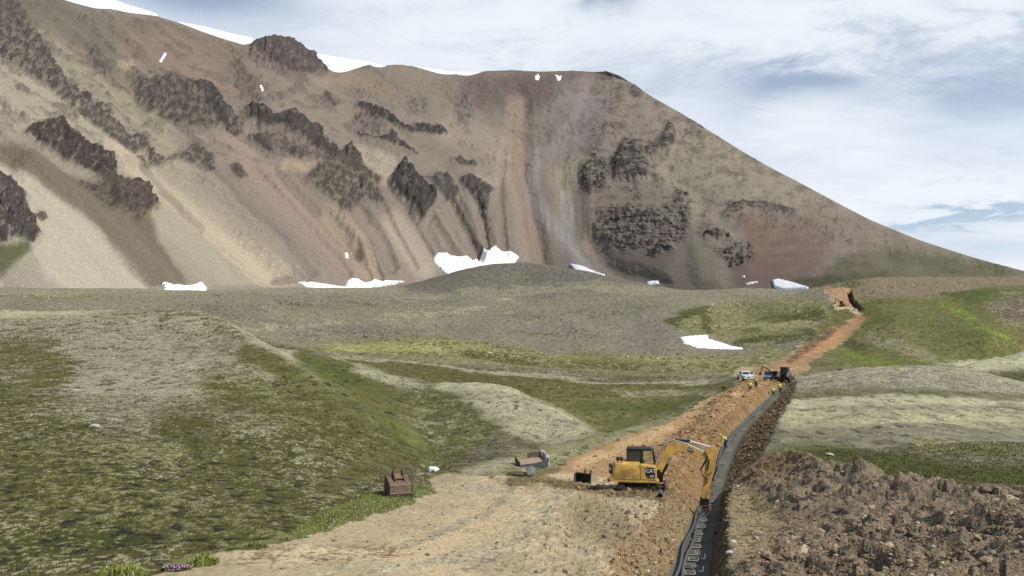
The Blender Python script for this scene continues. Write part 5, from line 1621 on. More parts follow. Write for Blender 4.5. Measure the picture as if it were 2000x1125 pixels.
def trough_bucket():
    p = at(1142, 56.0)
    t = thing('digger_bucket', 'dark round backed digger bucket lying open beside the yellow excavator', 'digger bucket', p + Vector((0, 0, 0.0)), R(-34), 'loose digger buckets')
    W = 0.66
    arc = [(0.05 + 0.36 * math.cos(a), 0.36 + 0.36 * math.sin(a)) for a in np.linspace(-0.62 * math.pi, 0.62 * math.pi, 18)]
    arci = [(0.05 + 0.33 * math.cos(a), 0.36 + 0.33 * math.sin(a)) for a in np.linspace(0.62 * math.pi, -0.62 * math.pi, 18)]
    MB().prism(arc + arci, -W, W, axis='x').build('shell', M_BRD, t)
    for s in (-1, 1):
        MB().prism(arc + [(-0.3, 0.66), (-0.36, 0.06)], s * W - 0.02, s * W + 0.02, axis='x').build('side_plate', M_BRD if s < 0 else mat('sandy_steel', (0.34, 0.28, 0.20), 0.8, var=0.25, scale=6), t)
    MB().box((0, -0.16, 0.03), (2 * W + 0.06, 0.22, 0.03), rx(0.1)).build('cutting_edge', M_BRN, t)
    for s in (-1, 1):
        MB().prism([(0.25, 0.55), (0.45, 0.45), (0.62, 0.75), (0.5, 0.9), (0.36, 0.8)], s * 0.22 - 0.025, s * 0.22 + 0.025, axis='x').build('lug', M_BRD, t)
    return t


trough_bucket()


# ------------------------------------------------------------------ pickup bed
M_DGR = mat('shaded_grey_sheet_metal', (0.11, 0.115, 0.12), 0.5, spec=0.4, var=0.3, scale=5)  # near side wall of the bed: its shade is put into the colour

def pickup_bed():
    p = at(1039, 62.5)
    t = thing('truck_bed', 'grey open truck bed set down on the grass beyond the track', 'truck bed', p + Vector((0, 0, 0.05)), R(12), tilt=(R(7), R(-3)))
    L, W, H = 1.14, 0.84, 0.50
    fl = MB().box((0, 0, 0.30), (2 * L - 0.06, 2 * W - 0.06, 0.05))
    for i in range(9):
        fl.box((0, -0.72 + 0.18 * i, 0.335), (2 * L - 0.1, 0.06, 0.02))
    fl.build('bed_floor', M_DUST, t)
    for s in (-1, 1):
        n = 12
        arch = [(0.28 + 0.36 * math.cos(a), 0.04 + 0.34 * math.sin(a)) for a in np.linspace(math.pi, 0, n)]
        prof = [(-L, 0.04)] + arch + [(L, 0.04), (L, 0.30 + H), (-0.15, 0.28 + H), (-0.18, 0.36), (-L, 0.34)]
        if s < 0:
            prof = [(-L, 0.02), (L - 0.05, 0.02), (L - 0.05, 0.62), (0.6, 0.50), (0.0, 0.40), (-L, 0.38)]
        w = MB().prism(prof, s * W - 0.03, s * W + 0.03)
        w.build('side_wall', M_DGR if s < 0 else M_BRN, t)
    MB().box((-L, 0, 0.34), (0.06, 2 * W, 0.44), bev=0.02).build('headboard', M_BRD, t)
    MB().prism([(-L - 0.02, 0.0), (-L + 0.18, 0.0), (-L + 0.18, 0.20), (-L - 0.02, 0.24)], -W - 0.06, -W + 0.14).build('mounting_foot', M_BLK, t)
    tg = MB().box((L, 0, 0.50), (0.08, 2 * W - 0.34, 0.62), bev=0.02)
    tg.build('tailgate', M_LGR, t)
    MB().box((L + 0.01, 0, 0.14), (0.10, 2 * W - 0.5, 0.16), bev=0.02).build('step_bumper', M_BLK, t)
    for s in (-1, 1):
        cpn = MB().box((L - 0.06, s * (W - 0.08), 0.46), (0.30, 0.18, 0.82), bev=0.04)
        c_ = cpn.build('corner_post', M_LGR, t)
        MB().box((L + 0.10, s * (W - 0.08), 0.54), (0.02, 0.13, 0.34), bev=0.005).build('lamp_opening', M_BLK, c_)
        MB().box((L - 0.08, s * (W + 0.012), 0.56), (0.15, 0.02, 0.30), bev=0.005).build('side_recess', M_BLK, c_)
    return t


pickup_bed()


# ------------------------------------------------------------------ things lying about
def lumpy(mb_r, scale, seed, amp=0.25, sub=3):
    m_ = MB().ball((0, 0, 0), 1.0, sub=sub)
    rs = np.random.default_rng(seed)
    k = rs.normal(0, 1, (7, 3)); ph = rs.uniform(0, 6.28, 7)
    for v in m_.bm.verts:
        n_ = sum(math.sin(2.2 * Vector(k[i]).dot(v.co) + ph[i]) for i in range(7)) / 7
        v.co *= 1 + amp * n_ * 2
        v.co = Vector((v.co.x * scale[0], v.co.y * scale[1], v.co.z * scale[2])) * mb_r
    return m_


def rock(label, px, Yd, size, seed, color, rot=0.0, flat=0.6, cat='boulder', group=None, lift=0.25):
    p = at(px, Yd)
    m_ = lumpy(size / 2, (1.0, 0.75, flat), seed, 0.22, 3)
    # broken faces: cut with a few planes
    rs = np.random.default_rng(seed + 5)
    for _ in range(7):
        n_ = Vector(rs.normal(0, 1, 3)).normalized()
        bmesh.ops.bisect_plane(m_.bm, geom=m_.bm.verts[:] + m_.bm.edges[:] + m_.bm.faces[:], plane_co=n_ * size * 0.5 * (0.55 + 0.2 * rs.random()) * (flat + 0.25), plane_no=n_, clear_outer=True)
        es = [e for e in m_.bm.edges if e.is_boundary]
        if es: bmesh.ops.holes_fill(m_.bm, edges=es)
    c = s2l(color)
    o = m_.build('boulder', mat('stone', c, 0.9, var=0.3, scale=6 / size, bump=0.4), None)
    o.location = p + Vector((0, 0, size * flat * 0.5 * (1 - lift) * 0.6)); o.rotation_euler = (rs.uniform(-.2, .2), rs.uniform(-.2, .2), rot)
    return tag(o, label, cat, group)


sk = lumpy(0.34, (1.25, 0.8, 0.62), 3, 0.42).build('plastic_sack', M_SACK, None, smooth=True)
sk.location = at(845, 60.2) + Vector((0, 0, 0.14))
tag(sk, 'white plastic sack lying where the green gully meets the track', 'sack')

wr = MB()
for i in range(16):
    a, b_ = random.uniform(-1.0, 1.0), random.uniform(-1.2, 1.2)
    q = Matrix.Rotation(a, 3, 'X') @ Matrix.Rotation(b_, 3, 'Z')
    r_ = random.uniform(0.26, 0.40)
    wr.tube([q @ Vector((r_ * math.cos(k / 18 * 2 * math.pi), random.uniform(-.02, .02) + 0.02 * i - 0.16, r_ * math.sin(k / 18 * 2 * math.pi))) + Vector((0, 0, 0.36)) for k in range(18)], 0.016, 5, closed=True)
w_ = wr.build('wire_coil', M_ALU, None)
w_.location = at(1037, 57.0); w_.rotation_euler = (0, 0, R(-15))
tag(w_, 'tangled coil of grey wire lying on the edge of the track', 'wire coil')

pp = MB()
pp.lathe([(0.13, -1.2), (0.13, 0.0), (0.155, 0.0), (0.155, 0.06), (0.115, 0.06), (0.115, -1.1)], (0, 0, 0.14), 'y', 20)
pe = pp.build('drain_pipe', M_CAB, None, smooth=True)
pe.location = at(1290, 48.0) + Vector((0, 0.1, -0.02)); pe.rotation_euler = (0, 0, R(168))
tag(pe, 'short piece of dark drain pipe pointing at the viewer below the excavator', 'pipe')

pl = MB().box((0, 0, 0.05), (1.0, 0.22, 0.05), bev=0.01).build('plank', M_WHT, None)
pl.location = at(1499, 133) + Vector((0, 0, 0.05)); pl.rotation_euler = (0, R(6), R(-8))
tag(pl, 'white board lying at the trench edge left of the workers', 'board')

for px, Yd, lab, h in [(382, 470, 'thin white marker post below the left snow patch', 2.7), (625, 520, 'thin white marker post below the long snow patch', 2.6), (95, 400, 'pale marker post on the far gravel at the left edge', 1.6), (1638, 452, 'short white marker post at the top of the dirt track', 1.6), (848, 560, 'thin pale marker post in front of the dark gravel mound', 2.2)]:
    m_ = MB().cyl((0, 0, -0.3), (0, 0, h), 0.11, 0.09, 8).build('marker_post', M_WHT, None)
    m_.location = at(px, Yd)
    tag(m_, lab, 'marker post', 'marker posts on the plain')
# ------------------------------------------------------------------ vehicles
def wheel(parent, c, r, w, rim=M_LGR, name='wheel'):
    x, y, z = c
    t = MB().lathe([(r * 0.62, -w / 2), (r * 0.93, -w / 2), (r, -w * 0.3), (r, w * 0.3), (r * 0.93, w / 2), (r * 0.62, w / 2)], (x, y, z), 'y', 22)
    o = t.build(name, M_RUB, parent, smooth=True)
    MB().lathe([(0.05, -w * 0.35), (r * 0.3, -w * 0.52), (r * 0.6, -w * 0.42), (r * 0.62, 0), (r * 0.6, w * 0.42), (r * 0.3, w * 0.52), (0.05, w * 0.35)], (x, y, z), 'y', 16).build('rim', rim, o, smooth=True)
    return o


def white_pickup():
    p = at(1455, 151)
    t = thing('pickup_truck', 'white pickup truck seen from behind with its right door open', 'pickup truck', p, R(90))
    b = MB()
    b.prism([(-2.5, 0.45), (2.45, 0.45), (2.5, 0.75), (2.35, 1.05), (1.15, 1.12), (-2.5, 1.10)], -0.9, 0.9, bev=0.05)
    b.build('body', M_WHT, t)
    c = MB()
    c.prism([(-0.75, 1.10), (1.15, 1.10), (0.45, 1.74), (-0.60, 1.76)], -0.78, 0.78, bev=0.06)
    c.build('cabin', M_WHT, t)
    MB().box((-0.70, 0, 1.42), (0.03, 1.25, 0.42), ry(0.2)).build('rear_window', M_GLS, t)
    for s in (-1, 1):
        MB().box((0.02, s * 0.80, 1.42), (0.95, 0.02, 0.40)).build('side_window', M_GLS, t)
        MB().box((-2.50, s * 0.80, 0.88), (0.05, 0.14, 0.30)).build('tail_light', M_RED, t)
    MB().box((0.78, 0, 1.42), (0.03, 1.3, 0.72), ry(-0.85)).build('windscreen', M_GLS, t)
    MB().box((-2.56, 0, 0.55), (0.12, 1.7, 0.2), bev=0.03).build('rear_bumper', M_LGR, t)
    MB().box((-2.53, 0, 0.72), (0.02, 0.55, 0.14)).build('number_plate', M_BLK, t)
    for x in (-1.6, 1.55):
        for s in (-1, 1):
            wheel(t, (x, s * 0.82, 0.38), 0.38, 0.26)
    d = MB().box((0.35, -1.38, 1.0), (0.07, 1.0, 1.05), rz(R(12)), bev=0.03)
    dd = d.build('open_door', M_WHT, t)
    MB().box((0.31, -1.38, 1.38), (0.09, 0.62, 0.28), rz(R(12))).build('door_window', M_GLS, dd)
    return t


white_pickup()


def tractor():
    p = at(1534, 144)
    t = thing('tractor', 'dark grey wheeled tractor with glazed cab standing at the trench end', 'tractor', p, R(58))
    for s in (-1, 1):
        wheel(t, (-0.7, s * 0.82, 0.78), 0.78, 0.46, M_GRY, 'rear_wheel')
        wheel(t, (1.45, s * 0.75, 0.5), 0.5, 0.34, M_GRY, 'front_wheel')
        f = MB()
        arc = [(-0.7 + 0.92 * math.cos(a), 0.78 + 0.92 * math.sin(a)) for a in np.linspace(0.15 * math.pi, 0.95 * math.pi, 12)]
        arc2 = [(-0.7 + 0.86 * math.cos(a), 0.78 + 0.86 * math.sin(a)) for a in np.linspace(0.95 * math.pi, 0.15 * math.pi, 12)]
        f.prism(arc + arc2, s * 0.82 - 0.27, s * 0.82 + 0.27)
        f.build('fender', M_GRY, t)
    h = MB().prism([(0.25, 0.75), (2.0, 0.75), (2.1, 1.1), (1.95, 1.42), (0.25, 1.52)], -0.36, 0.36, bev=0.05)
    h.build('bonnet', M_GRY, t)
    MB().box((0.4, 0, 0.62), (3.0, 0.5, 0.4), bev=0.04).build('chassis', M_BRD, t)
    c = MB()
    for x, y in ((-1.15, 0.6), (-1.15, -0.6), (0.35, 0.6), (0.35, -0.6), (-0.4, 0.64), (-0.4, -0.64)):
        c.tube([(x, y, 1.1), (x * 0.95, y * 0.95, 2.5)], 0.055, 6)
    c.box((-0.4, 0, 2.55), (1.75, 1.42, 0.14), bev=0.05).box((-0.4, 0, 1.2), (1.5, 1.2, 0.35), bev=0.04)
    cab = c.build('cab', M_BLK, t)
    g = MB()
    for s in (-1, 1):
        g.box((-0.4, s * 0.6, 1.9), (1.4, 0.02, 1.0))
    g.box((-1.12, 0, 1.9), (0.02, 1.1, 1.0)).box((0.34, 0, 1.9), (0.02, 1.1, 1.0))
    g.build('cab_window', M_GLS, cab)
    MB().box((-0.7, 0, 1.5), (0.5, 0.5, 0.5), bev=0.05).build('seat', M_BLK, cab)
    a = MB().prism([(1.2, 1.0), (1.35, 1.15), (2.6, 0.55), (2.55, 0.38)], -0.55, -0.45).prism([(1.2, 1.0), (1.35, 1.15), (2.6, 0.55), (2.55, 0.38)], 0.45, 0.55)
    a.build('loader_arm', M_GRY, t)
    MB().prism([(2.5, 0.15), (3.1, 0.12), (2.75, 0.3), (2.62, 0.75), (2.5, 0.75)], -0.95, 0.95).build('loader_bucket', M_BRD, t)
    MB().cyl((1.5, 0.25, 1.45), (1.5, 0.25, 2.1), 0.05).build('exhaust_pipe', M_BLK, t)
    return t


tractor()


def buggy():
    p = at(1499, 147)
    t = thing('utility_buggy', 'small blue utility buggy facing down the dirt track', 'buggy', p, R(-108))
    b = MB().prism([(-1.0, 0.35), (1.05, 0.35), (1.12, 0.6), (0.95, 0.85), (0.3, 0.95), (0.1, 0.6), (-0.5, 0.6), (-0.6, 0.9), (-1.05, 0.9)], -0.58, 0.58, bev=0.05)
    b.build('body', M_BLU, t)
    for x in (-0.68, 0.70):
        for s in (-1, 1):
            wheel(t, (x, s * 0.56, 0.30), 0.30, 0.24, M_GRY)
    c = MB()
    for x, y in ((-0.5, 0.5), (-0.5, -0.5), (0.42, 0.5), (0.42, -0.5)):
        c.tube([(x, y, 0.8), (x * 0.7, y * 0.9, 1.55)], 0.035, 6)
    c.box((-0.04, 0, 1.57), (0.85, 1.0, 0.06), bev=0.02)
    cg = c.build('roll_cage', M_BLK, t)
    MB().box((0.38, 0, 1.22), (0.02, 0.9, 0.6), ry(-0.18)).build('windscreen', M_GLS, cg)
    MB().box((-0.2, 0, 0.75), (0.4, 0.95, 0.18), bev=0.04).box((-0.42, 0, 1.0), (0.12, 0.95, 0.5), bev=0.04).build('seat', M_BLK, t)
    for s in (-1, 1):
        MB().box((1.06, s * 0.38, 0.68), (0.05, 0.2, 0.14), bev=0.02).build('headlight', M_WHT, t)
    MB().box((1.12, 0, 0.42), (0.06, 0.9, 0.14), bev=0.02).build('front_bumper', M_BLK, t)
    return t


buggy()


# ------------------------------------------------------------------ people
def skinned(name, chains, material, parent, sub=1, root=0):
    """one continuous surface grown round a skeleton; chains share their joints by name"""
    idx, co, rad, ed = {}, [], [], []
    for ch in chains:
        prev = None
        for key, pos, r in ch:
            if key not in idx:
                idx[key] = len(co); co.append(tuple(pos)); rad.append(r)
            if prev is not None: ed.append((idx[prev], idx[key]))
            prev = key
    me = bpy.data.meshes.new(name)
    me.from_pydata(co, ed, [])
    o = bpy.data.objects.new(name, me)
    C.objects.link(o)
    o.modifiers.new('skin', 'SKIN').use_smooth_shade = True
    for i, v in enumerate(me.skin_vertices[0].data):
        r = rad[i]
        v.radius = r if isinstance(r, tuple) else (r, r)
        v.use_root = (i == root)
    s = o.modifiers.new('sub', 'SUBSURF'); s.levels = sub; s.render_levels = sub
    bpy.context.view_layer.update()
    m2 = bpy.data.meshes.new_from_object(o.evaluated_get(bpy.context.evaluated_depsgraph_get()))
    bpy.data.objects.remove(o)
    m2.name = name
    m2.materials.clear(); m2.materials.append(material)
    for p_ in m2.polygons: p_.use_smooth = True
    q = bpy.data.objects.new(name, m2)
    C.objects.link(q)
    q.parent = parent
    return q


def person(label, loc, heading, hip_h, lean, thigh, shin, arm, fore, jacket, helmet, trousers, spread=0.11, head_tilt=0.3, tape=True):
    """angles in degrees, forward is +x: lean of the trunk, thigh/shin pairs (left, right), arm and forearm pairs"""
    t = thing('person', label, 'person', loc, heading, 'workers on the site')
    t.scale = (1.07,) * 3
    S, Cc = lambda a: math.sin(R(a)), lambda a: math.cos(R(a))
    hip = Vector((0, 0, hip_h))
    up = Vector((S(lean), 0, Cc(lean)))
    waist, chest, neck = hip + up * 0.16, hip + up * 0.40, hip + up * 0.54
    hl = lean * 0.75 + head_tilt * 30
    hu = Vector((S(hl), 0, Cc(hl)))
    hf = Vector((Cc(hl), 0, -S(hl)))
    headb, headt = neck + hu * 0.10, neck + hu * 0.25
    J = {}
    for i, s in enumerate((1, -1)):
        h = hip + Vector((0, s * 0.09, -0.02))
        k = h + Vector((S(thigh[i]), 0.06 * s * spread * 10 * 0.5, -Cc(thigh[i]))) * 0.44
        a = k + Vector((S(shin[i]), 0, -Cc(shin[i]))) * 0.42
        J[i] = dict(h=h, k=k, a=a, toe=a + Vector((0.17, 0.02 * s, -0.05)), heel=a + Vector((-0.05, 0, -0.05)))
        sh = chest + up * 0.08 + Vector((0, s * 0.19, 0))
        e = sh + Vector((S(arm[i]), 0.05 * s, -Cc(arm[i]))) * 0.30
        w = e + Vector((S(fore[i]), -0.03 * s, -Cc(fore[i]))) * 0.26
        d = (w - e).normalized()
        J[i].update(s=sh, e=e, w=w, d=d)
    drop = min(min(J[i]['toe'].z, J[i]['heel'].z) for i in (0, 1)) - 0.045
    off = Vector((0, 0, -drop))
    A_ = lambda v: v + off
    ch = [[('hip', A_(hip), (0.125, 0.10)), ('waist', A_(waist), (0.12, 0.095)), ('chest', A_(chest), (0.15, 0.11)), ('neck', A_(neck), 0.052), ('headb', A_(headb), (0.075, 0.085)), ('headt', A_(headt), (0.07, 0.085))],
          [('headb', A_(headb), 0.08), ('nose', A_(headb + hf * 0.105 + hu * 0.03), 0.014)]]
    for i in (0, 1):
        j = J[i]; s = (1, -1)[i]
        ch.append([('hip', A_(hip), 0.12), (f'h{i}', A_(j['h']), 0.10), (f'k{i}', A_(j['k']), 0.062), (f'a{i}', A_(j['a']), 0.042), (f't{i}', A_(j['toe']), (0.045, 0.03))])
        side = Vector((0, s, 0))
        palm = j['w'] + j['d'] * 0.06
        ch.append([('chest', A_(chest), 0.14), (f's{i}', A_(j['s']), 0.062), (f'e{i}', A_(j['e']), 0.045), (f'w{i}', A_(j['w']), 0.028), (f'p{i}', A_(palm), (0.04, 0.018))])
        fwd = side.cross(j['d']).normalized()
        for f_, ln in enumerate((0.075, 0.085, 0.08, 0.062)):
            b0 = palm + fwd * (0.03 - 0.02 * f_) + j['d'] * 0.035
            ch.append([(f'p{i}', A_(palm), 0.03), (f'f{i}{f_}', A_(b0), 0.0095), (f'g{i}{f_}', A_(b0 + j['d'] * ln * 0.55 - side * 0.008), 0.0085), (f'q{i}{f_}', A_(b0 + j['d'] * ln * 0.9 - side * 0.028), 0.007)])
        tb = palm + fwd * 0.045 - j['d'] * 0.015
        ch.append([(f'p{i}', A_(palm), 0.03), (f'm{i}', A_(tb), 0.011), (f'n{i}', A_(tb + j['d'] * 0.04 + fwd * 0.012), 0.009)])
    body = skinned('body', ch, M_SKIN, t)
    jc = [[('hip', A_(hip - up * 0.02), (0.15, 0.125)), ('waist', A_(waist), (0.185, 0.155)), ('chest', A_(chest), (0.215, 0.175)), ('nk', A_(neck - up * 0.03), 0.075)]]
    for i in (0, 1):
        j = J[i]
        jc.append([('chest', A_(chest), 0.17), (f's{i}', A_(j['s']), 0.10), (f'e{i}', A_(j['e']), 0.082), (f'w{i}', A_(j['w'] - j['d'] * 0.02), 0.05)])
    jk = skinned('jacket', jc, jacket, t)
    if tape:
        tp = MB()
        for q in (waist + up * 0.02, waist + up * 0.14):
            c_ = A_(q)
            n_ = 16
            fr = Vector((Cc(lean), 0, -S(lean)))
            tp.tube([c_ + fr * 0.175 * math.cos(k / n_ * 2 * math.pi) + Vector((0, 1, 0)) * 0.185 * math.sin(k / n_ * 2 * math.pi) for k in range(n_)], 0.022, 5, closed=True)
        tp.build('reflective_band', M_REFL, jk)
    tc = [[('hip', A_(hip + up * 0.05), (0.14, 0.115)), ('hp2', A_(hip - up * 0.02), (0.14, 0.12))]]
    for i in (0, 1):
        j = J[i]
        tc.append([('hp2', A_(hip), 0.13), (f'h{i}', A_(j['h']), 0.118), (f'k{i}', A_(j['k']), 0.085), (f'a{i}', A_(j['a'] + Vector((0, 0, 0.02))), 0.07)])
    skinned('trousers', tc, trousers, t)
    for i in (0, 1):
        j = J[i]
        skinned('boot', [[('c', A_(j['a'] + Vector((0, 0, 0.06))), 0.06), ('a', A_(j['a'] + Vector((0, 0, -0.01))), 0.058), ('t', A_(j['toe']), (0.055, 0.042))]], M_BLK, t)
    hm_ = MB()
    hc = A_(headt - hu * 0.02)
    qm = hu.to_track_quat('Z', 'Y').to_matrix()
    prof = [(0.13, -0.02), (0.128, 0.03), (0.11, 0.08), (0.07, 0.115), (0.01, 0.13)]
    tmp = MB(); tmp.lathe([(0.16, -0.035), (0.16, -0.02)] + prof, (0, 0, 0), 'z', 16)
    fz = hf
    bmesh.ops.transform(tmp.bm, matrix=Matrix.Translation(hc) @ Matrix((hf, Vector((0, 1, 0)), hu)).transposed().to_4x4(), verts=tmp.bm.verts[:])
    tmp.build('helmet', helmet, t, smooth=True)
    for s in (-1, 1):
        MB().ball(A_(headb + hf * 0.078 + hu * 0.055 + Vector((0, s * 0.032, 0))), 0.011, sub=1).build('eye', M_BLK, body)
    hr = MB().ball(A_(headb + hu * 0.07 - hf * 0.03), 0.092, (0.9, 0.95, 0.95), sub=2)
    hr.build('hair', mat('brown_hair', (0.05, 0.03, 0.02), 0.8, var=0.2), body, smooth=True)
    return t


def tr_at(Yd, off=0.0):
    xc = float(np.interp(Yd, TY, TX)) + off
    return Vector((xc, Yd, float(ground(xc, Yd))))


person('worker in yellow jacket bending over the cables in the trench behind the excavator arm', tr_at(88.0, -0.1), R(172), 0.80, 52, (38, 18), (-22, -28), (8, 20), (30, 44), M_HVY, M_HELY, M_TRS, head_tilt=0.6)
person('standing worker in green vest and white helmet right of the white pickup', at(1477, 127), R(80), 0.92, 4, (4, -6), (-4, -8), (8, -6), (40, 10), M_HVG, M_HELW, M_TRS)
person('worker in yellow jacket squatting low left of the green vested worker', at(1465, 125), R(70), 0.42, 24, (82, 74), (-62, -66), (40, 46), (62, 66), M_HVY, M_HELY, M_TRS)
person('tallest worker in bright yellow jacket bending at the far trench end', tr_at(131.0, 0.5), R(100), 0.88, 34, (14, 6), (-10, -12), (16, 24), (30, 36), M_HVY, M_HELY, M_TRS)
person('lower worker in yellow sleeves crouching in the far trench end', tr_at(128.8, -0.3), R(95), 0.58, 44, (62, 50), (-48, -52), (20, 28), (40, 44), M_HVY, M_HELW, M_TRS)
person('worker in dark clothes standing between the blue buggy and orange excavator', at(1508, 146), R(200), 0.92, 3, (2, -4), (-3, -5), (4, -4), (18, 6), M_TRS, M_HELW, M_TRS, tape=False)

# ------------------------------------------------------------------ cables in the trench
def on_floor(Yd, off):
    xc = float(np.interp(Yd, TY, TX)) + off
    return Vector((xc, Yd, float(ground(xc, Yd))))


for off, lab in ((-0.52, 'left grey cable running along the trench floor'), (-0.24, 'right grey cable running along the trench floor')):
    pts = []
    for y in np.concatenate([np.arange(20, 60, 0.6), np.arange(60, 128, 2.0)]):
        q = on_floor(float(y), off + 0.07 * math.sin(y * 0.55 + off * 9))
        q.z = float(np.interp(y, TY, TZ)) + 0.13
        pts.append(q)
    o = MB().tube(pts, 0.068, 10).build('cable', M_CAB, None, smooth=True)
    tag(o, lab, 'cable', 'cables in the trench')


def spacer_proto():
    t = thing('cable_spacer', 'black cable spacer with white pipe ends standing on the trench floor', 'cable spacer', group='cable spacers in the trench')
    MB().box((0, -0.16, 0.05), (0.62, 0.05, 0.06), bev=0.01).box((0, 0.16, 0.05), (0.62, 0.05, 0.06), bev=0.01).build('base_bar', M_BLK, t)
    for x in (-0.26, 0.24):
        for y in (-0.16, 0.16):
            MB().cyl((x, y, 0.02), (x + 0.02, y, 0.20), 0.022, seg=8).build('upright', M_WHT, t)
    MB().cyl((-0.3, -0.16, 0.10), (0.28, -0.16, 0.10), 0.02, seg=8).build('roller', M_LGR, t)
    return t


def copy_tree(o, parent=None):
    c = o.copy()
    C.objects.link(c)
    c.parent = parent
    for ch in o.children:
        copy_tree(ch, c)
    return c


proto = spacer_proto()
ys = [27.2, 29.2, 31.2, 33.1, 34.4, 36.0, 37.6, 39.4, 41.2, 43.4, 45.6, 48.2, 50.6, 57, 62, 68, 74, 80, 92, 95, 98, 101, 108, 114]
for i, y in enumerate(ys):
    o = proto if i == 0 else copy_tree(proto)
    q = on_floor(y, -0.02 + random.uniform(-0.08, 0.12))
    q.z = float(np.interp(y, TY, TZ)) + 0.0
    o.location = q
    o.scale = (0.8, 0.8, 0.8)
    o.rotation_euler = (0, 0, R(random.uniform(-40, 10)))
for i, (y, lab) in enumerate([(33.5, 'white scrap of pipe nearest on the right side of the trench floor'), (36.4, 'white scrap of pipe farther up on the right side of the trench floor')]):
    o = MB().cyl((0, 0, 0.03), (0.1, 0.34, 0.16), 0.035, seg=8).cyl((0, 0, 0.03), (-0.12, 0.2, 0.03), 0.03, seg=8).build('pipe_scrap', M_WHT, None)
    o.location = on_floor(y, 0.55)
    tag(o, lab, 'pipe scrap', 'scraps of white pipe in the trench')

# ------------------------------------------------------------------ boulders one can pick out
rock('pale flat boulder on the left hillside', 183, 58, 0.95, 1, (178, 172, 160), flat=0.45)
rock('dark boulder beside the track left of the white pickup', 1414, 134, 1.1, 2, (84, 76, 66))
rock('pair of flat white stones on the green strip above the spoil heap', 1618, 66, 0.9, 3, (190, 184, 168), flat=0.3)
rock('big dark slab half out of the top of the spoil heap at the right', 1930, 35.5, 0.75, 4, (122, 104, 84), rot=0.5, flat=0.42)
rock('rounded brown boulder at the near left toe of the spoil heap', 1532, 31.2, 0.75, 5, (126, 108, 88), rot=0.9)
rock('tan boulder at the bottom edge of the spoil heap', 1542, 27.4, 0.55, 6, (150, 130, 104))
rock('pale block low on the middle of the spoil heap', 1856, 30.5, 0.34, 7, (186, 166, 132))
rock('light grey block high on the middle of the spoil heap', 1712, 39.5, 0.5, 8, (158, 146, 128))
rock('white stone on the bare strip right of the trench', 1432, 32.5, 0.42, 9, (196, 188, 172))
rock('pale stone on the bare strip beside the near trench edge', 1476, 33.5, 0.34, 10, (176, 160, 136))
rock('dark clod on the track near the trench edge', 1180, 34.0, 0.42, 11, (92, 76, 58), flat=0.4)
rock('dark stone on the right half of the track', 1106, 31.5, 0.36, 12, (112, 92, 70), flat=0.4)
rock('brown stone on the track in front of the excavator', 1228, 41.5, 0.40, 13, (118, 98, 76))
rock('pale stone on the bank below the excavator', 1256, 43.2, 0.42, 14, (182, 158, 128))
rock('white stone in the near trench wall at the right', 1425, 30.5, 0.34, 15, (200, 194, 180))
for i, (px, Yd, sz) in enumerate([(1642, 172, 1.5), (1650, 173, 1.1), (1659, 172, 1.2)]):
    rock(['leftmost dark rock of the outcrop on top of the pale right hill', 'middle dark rock of the outcrop on top of the pale right hill', 'rightmost dark rock of the outcrop on top of the pale right hill'][i], px, Yd, sz, 20 + i, (66, 60, 54), cat='rock', group='dark rocks on the pale hill')
for i, (px, Yd, sz, lab) in enumerate([(1225, 282, 1.4, 'pale boulder on the flat left of the green hollow'), (965, 300, 1.3, 'white boulder in the middle of the far flat'), (1636, 392, 1.8, 'pale boulder beside the upper end of the dirt track'), (1671, 388, 2.0, 'white boulder at the foot of the upper trench'), (1663, 345, 1.5, 'pale boulder on the right edge of the upper dirt track'), (1693, 420, 1.8, 'white boulder on the brown shoulder right of the upper trench')]):
    rock(lab, px, Yd, sz, 40 + i, (186, 178, 164))
# ------------------------------------------------------------------ loose stones, grass and flowers
def ico():
    p = (1 + 5 ** 0.5) / 2
    v = np.array([(-1, p, 0), (1, p, 0), (-1, -p, 0), (1, -p, 0), (0, -1, p), (0, 1, p), (0, -1, -p), (0, 1, -p), (p, 0, -1), (p, 0, 1), (-p, 0, -1), (-p, 0, 1)], float)
    f = np.array([(0, 11, 5), (0, 5, 1), (0, 1, 7), (0, 7, 10), (0, 10, 11), (1, 5, 9), (5, 11, 4), (11, 10, 2), (10, 7, 6), (7, 1, 8), (3, 9, 4), (3, 4, 2), (3, 2, 6), (3, 6, 8), (3, 8, 9), (4, 9, 5), (2, 4, 11), (6, 2, 10), (8, 6, 7), (9, 8, 1)])
    return v / np.linalg.norm(v[0]), f


IV, IF = ico()


def stones(name, x, y, size, cols, lift=0.1, flat=0.65):
    n = len(x)
    z = ground(x, y)
    k = rng.uniform(0.55, 1.15, (n, 12, 1)) * IV[None]
    sc_ = np.stack([rng.uniform(0.8, 1.5, n), rng.uniform(0.7, 1.2, n), rng.uniform(0.5, 1.1, n) * flat], -1)[:, None, :]
    k = k * sc_
    # random turn about z and a small tip
    a = rng.uniform(0, 6.28, n); c, s = np.cos(a)[:, None], np.sin(a)[:, None]
    kx, ky, kz = k[..., 0].copy(), k[..., 1].copy(), k[..., 2].copy()
    b = rng.uniform(-0.6, 0.6, n); cb, sb_ = np.cos(b)[:, None], np.sin(b)[:, None]
    kx, kz = kx * cb - kz * sb_, kx * sb_ + kz * cb
    k = np.stack([kx * c - ky * s, kx * s + ky * c, kz], -1) * (size / 2)[:, None, None]
    co = k + np.stack([x, y, z + lift * size], -1)[:, None, :]
    f = (IF[None] + (np.arange(n) * 12)[:, None, None]).reshape(-1, 3)
    col = np.repeat(cols[:, None, :], 12, 1) * rng.uniform(0.85, 1.15, (n, 12, 1))
    return np_mesh(name, co.reshape(-1, 3), f, m_stone, False, np.clip(settle(col.reshape(-1, 3)) * ALB, 0.02, 0.8))


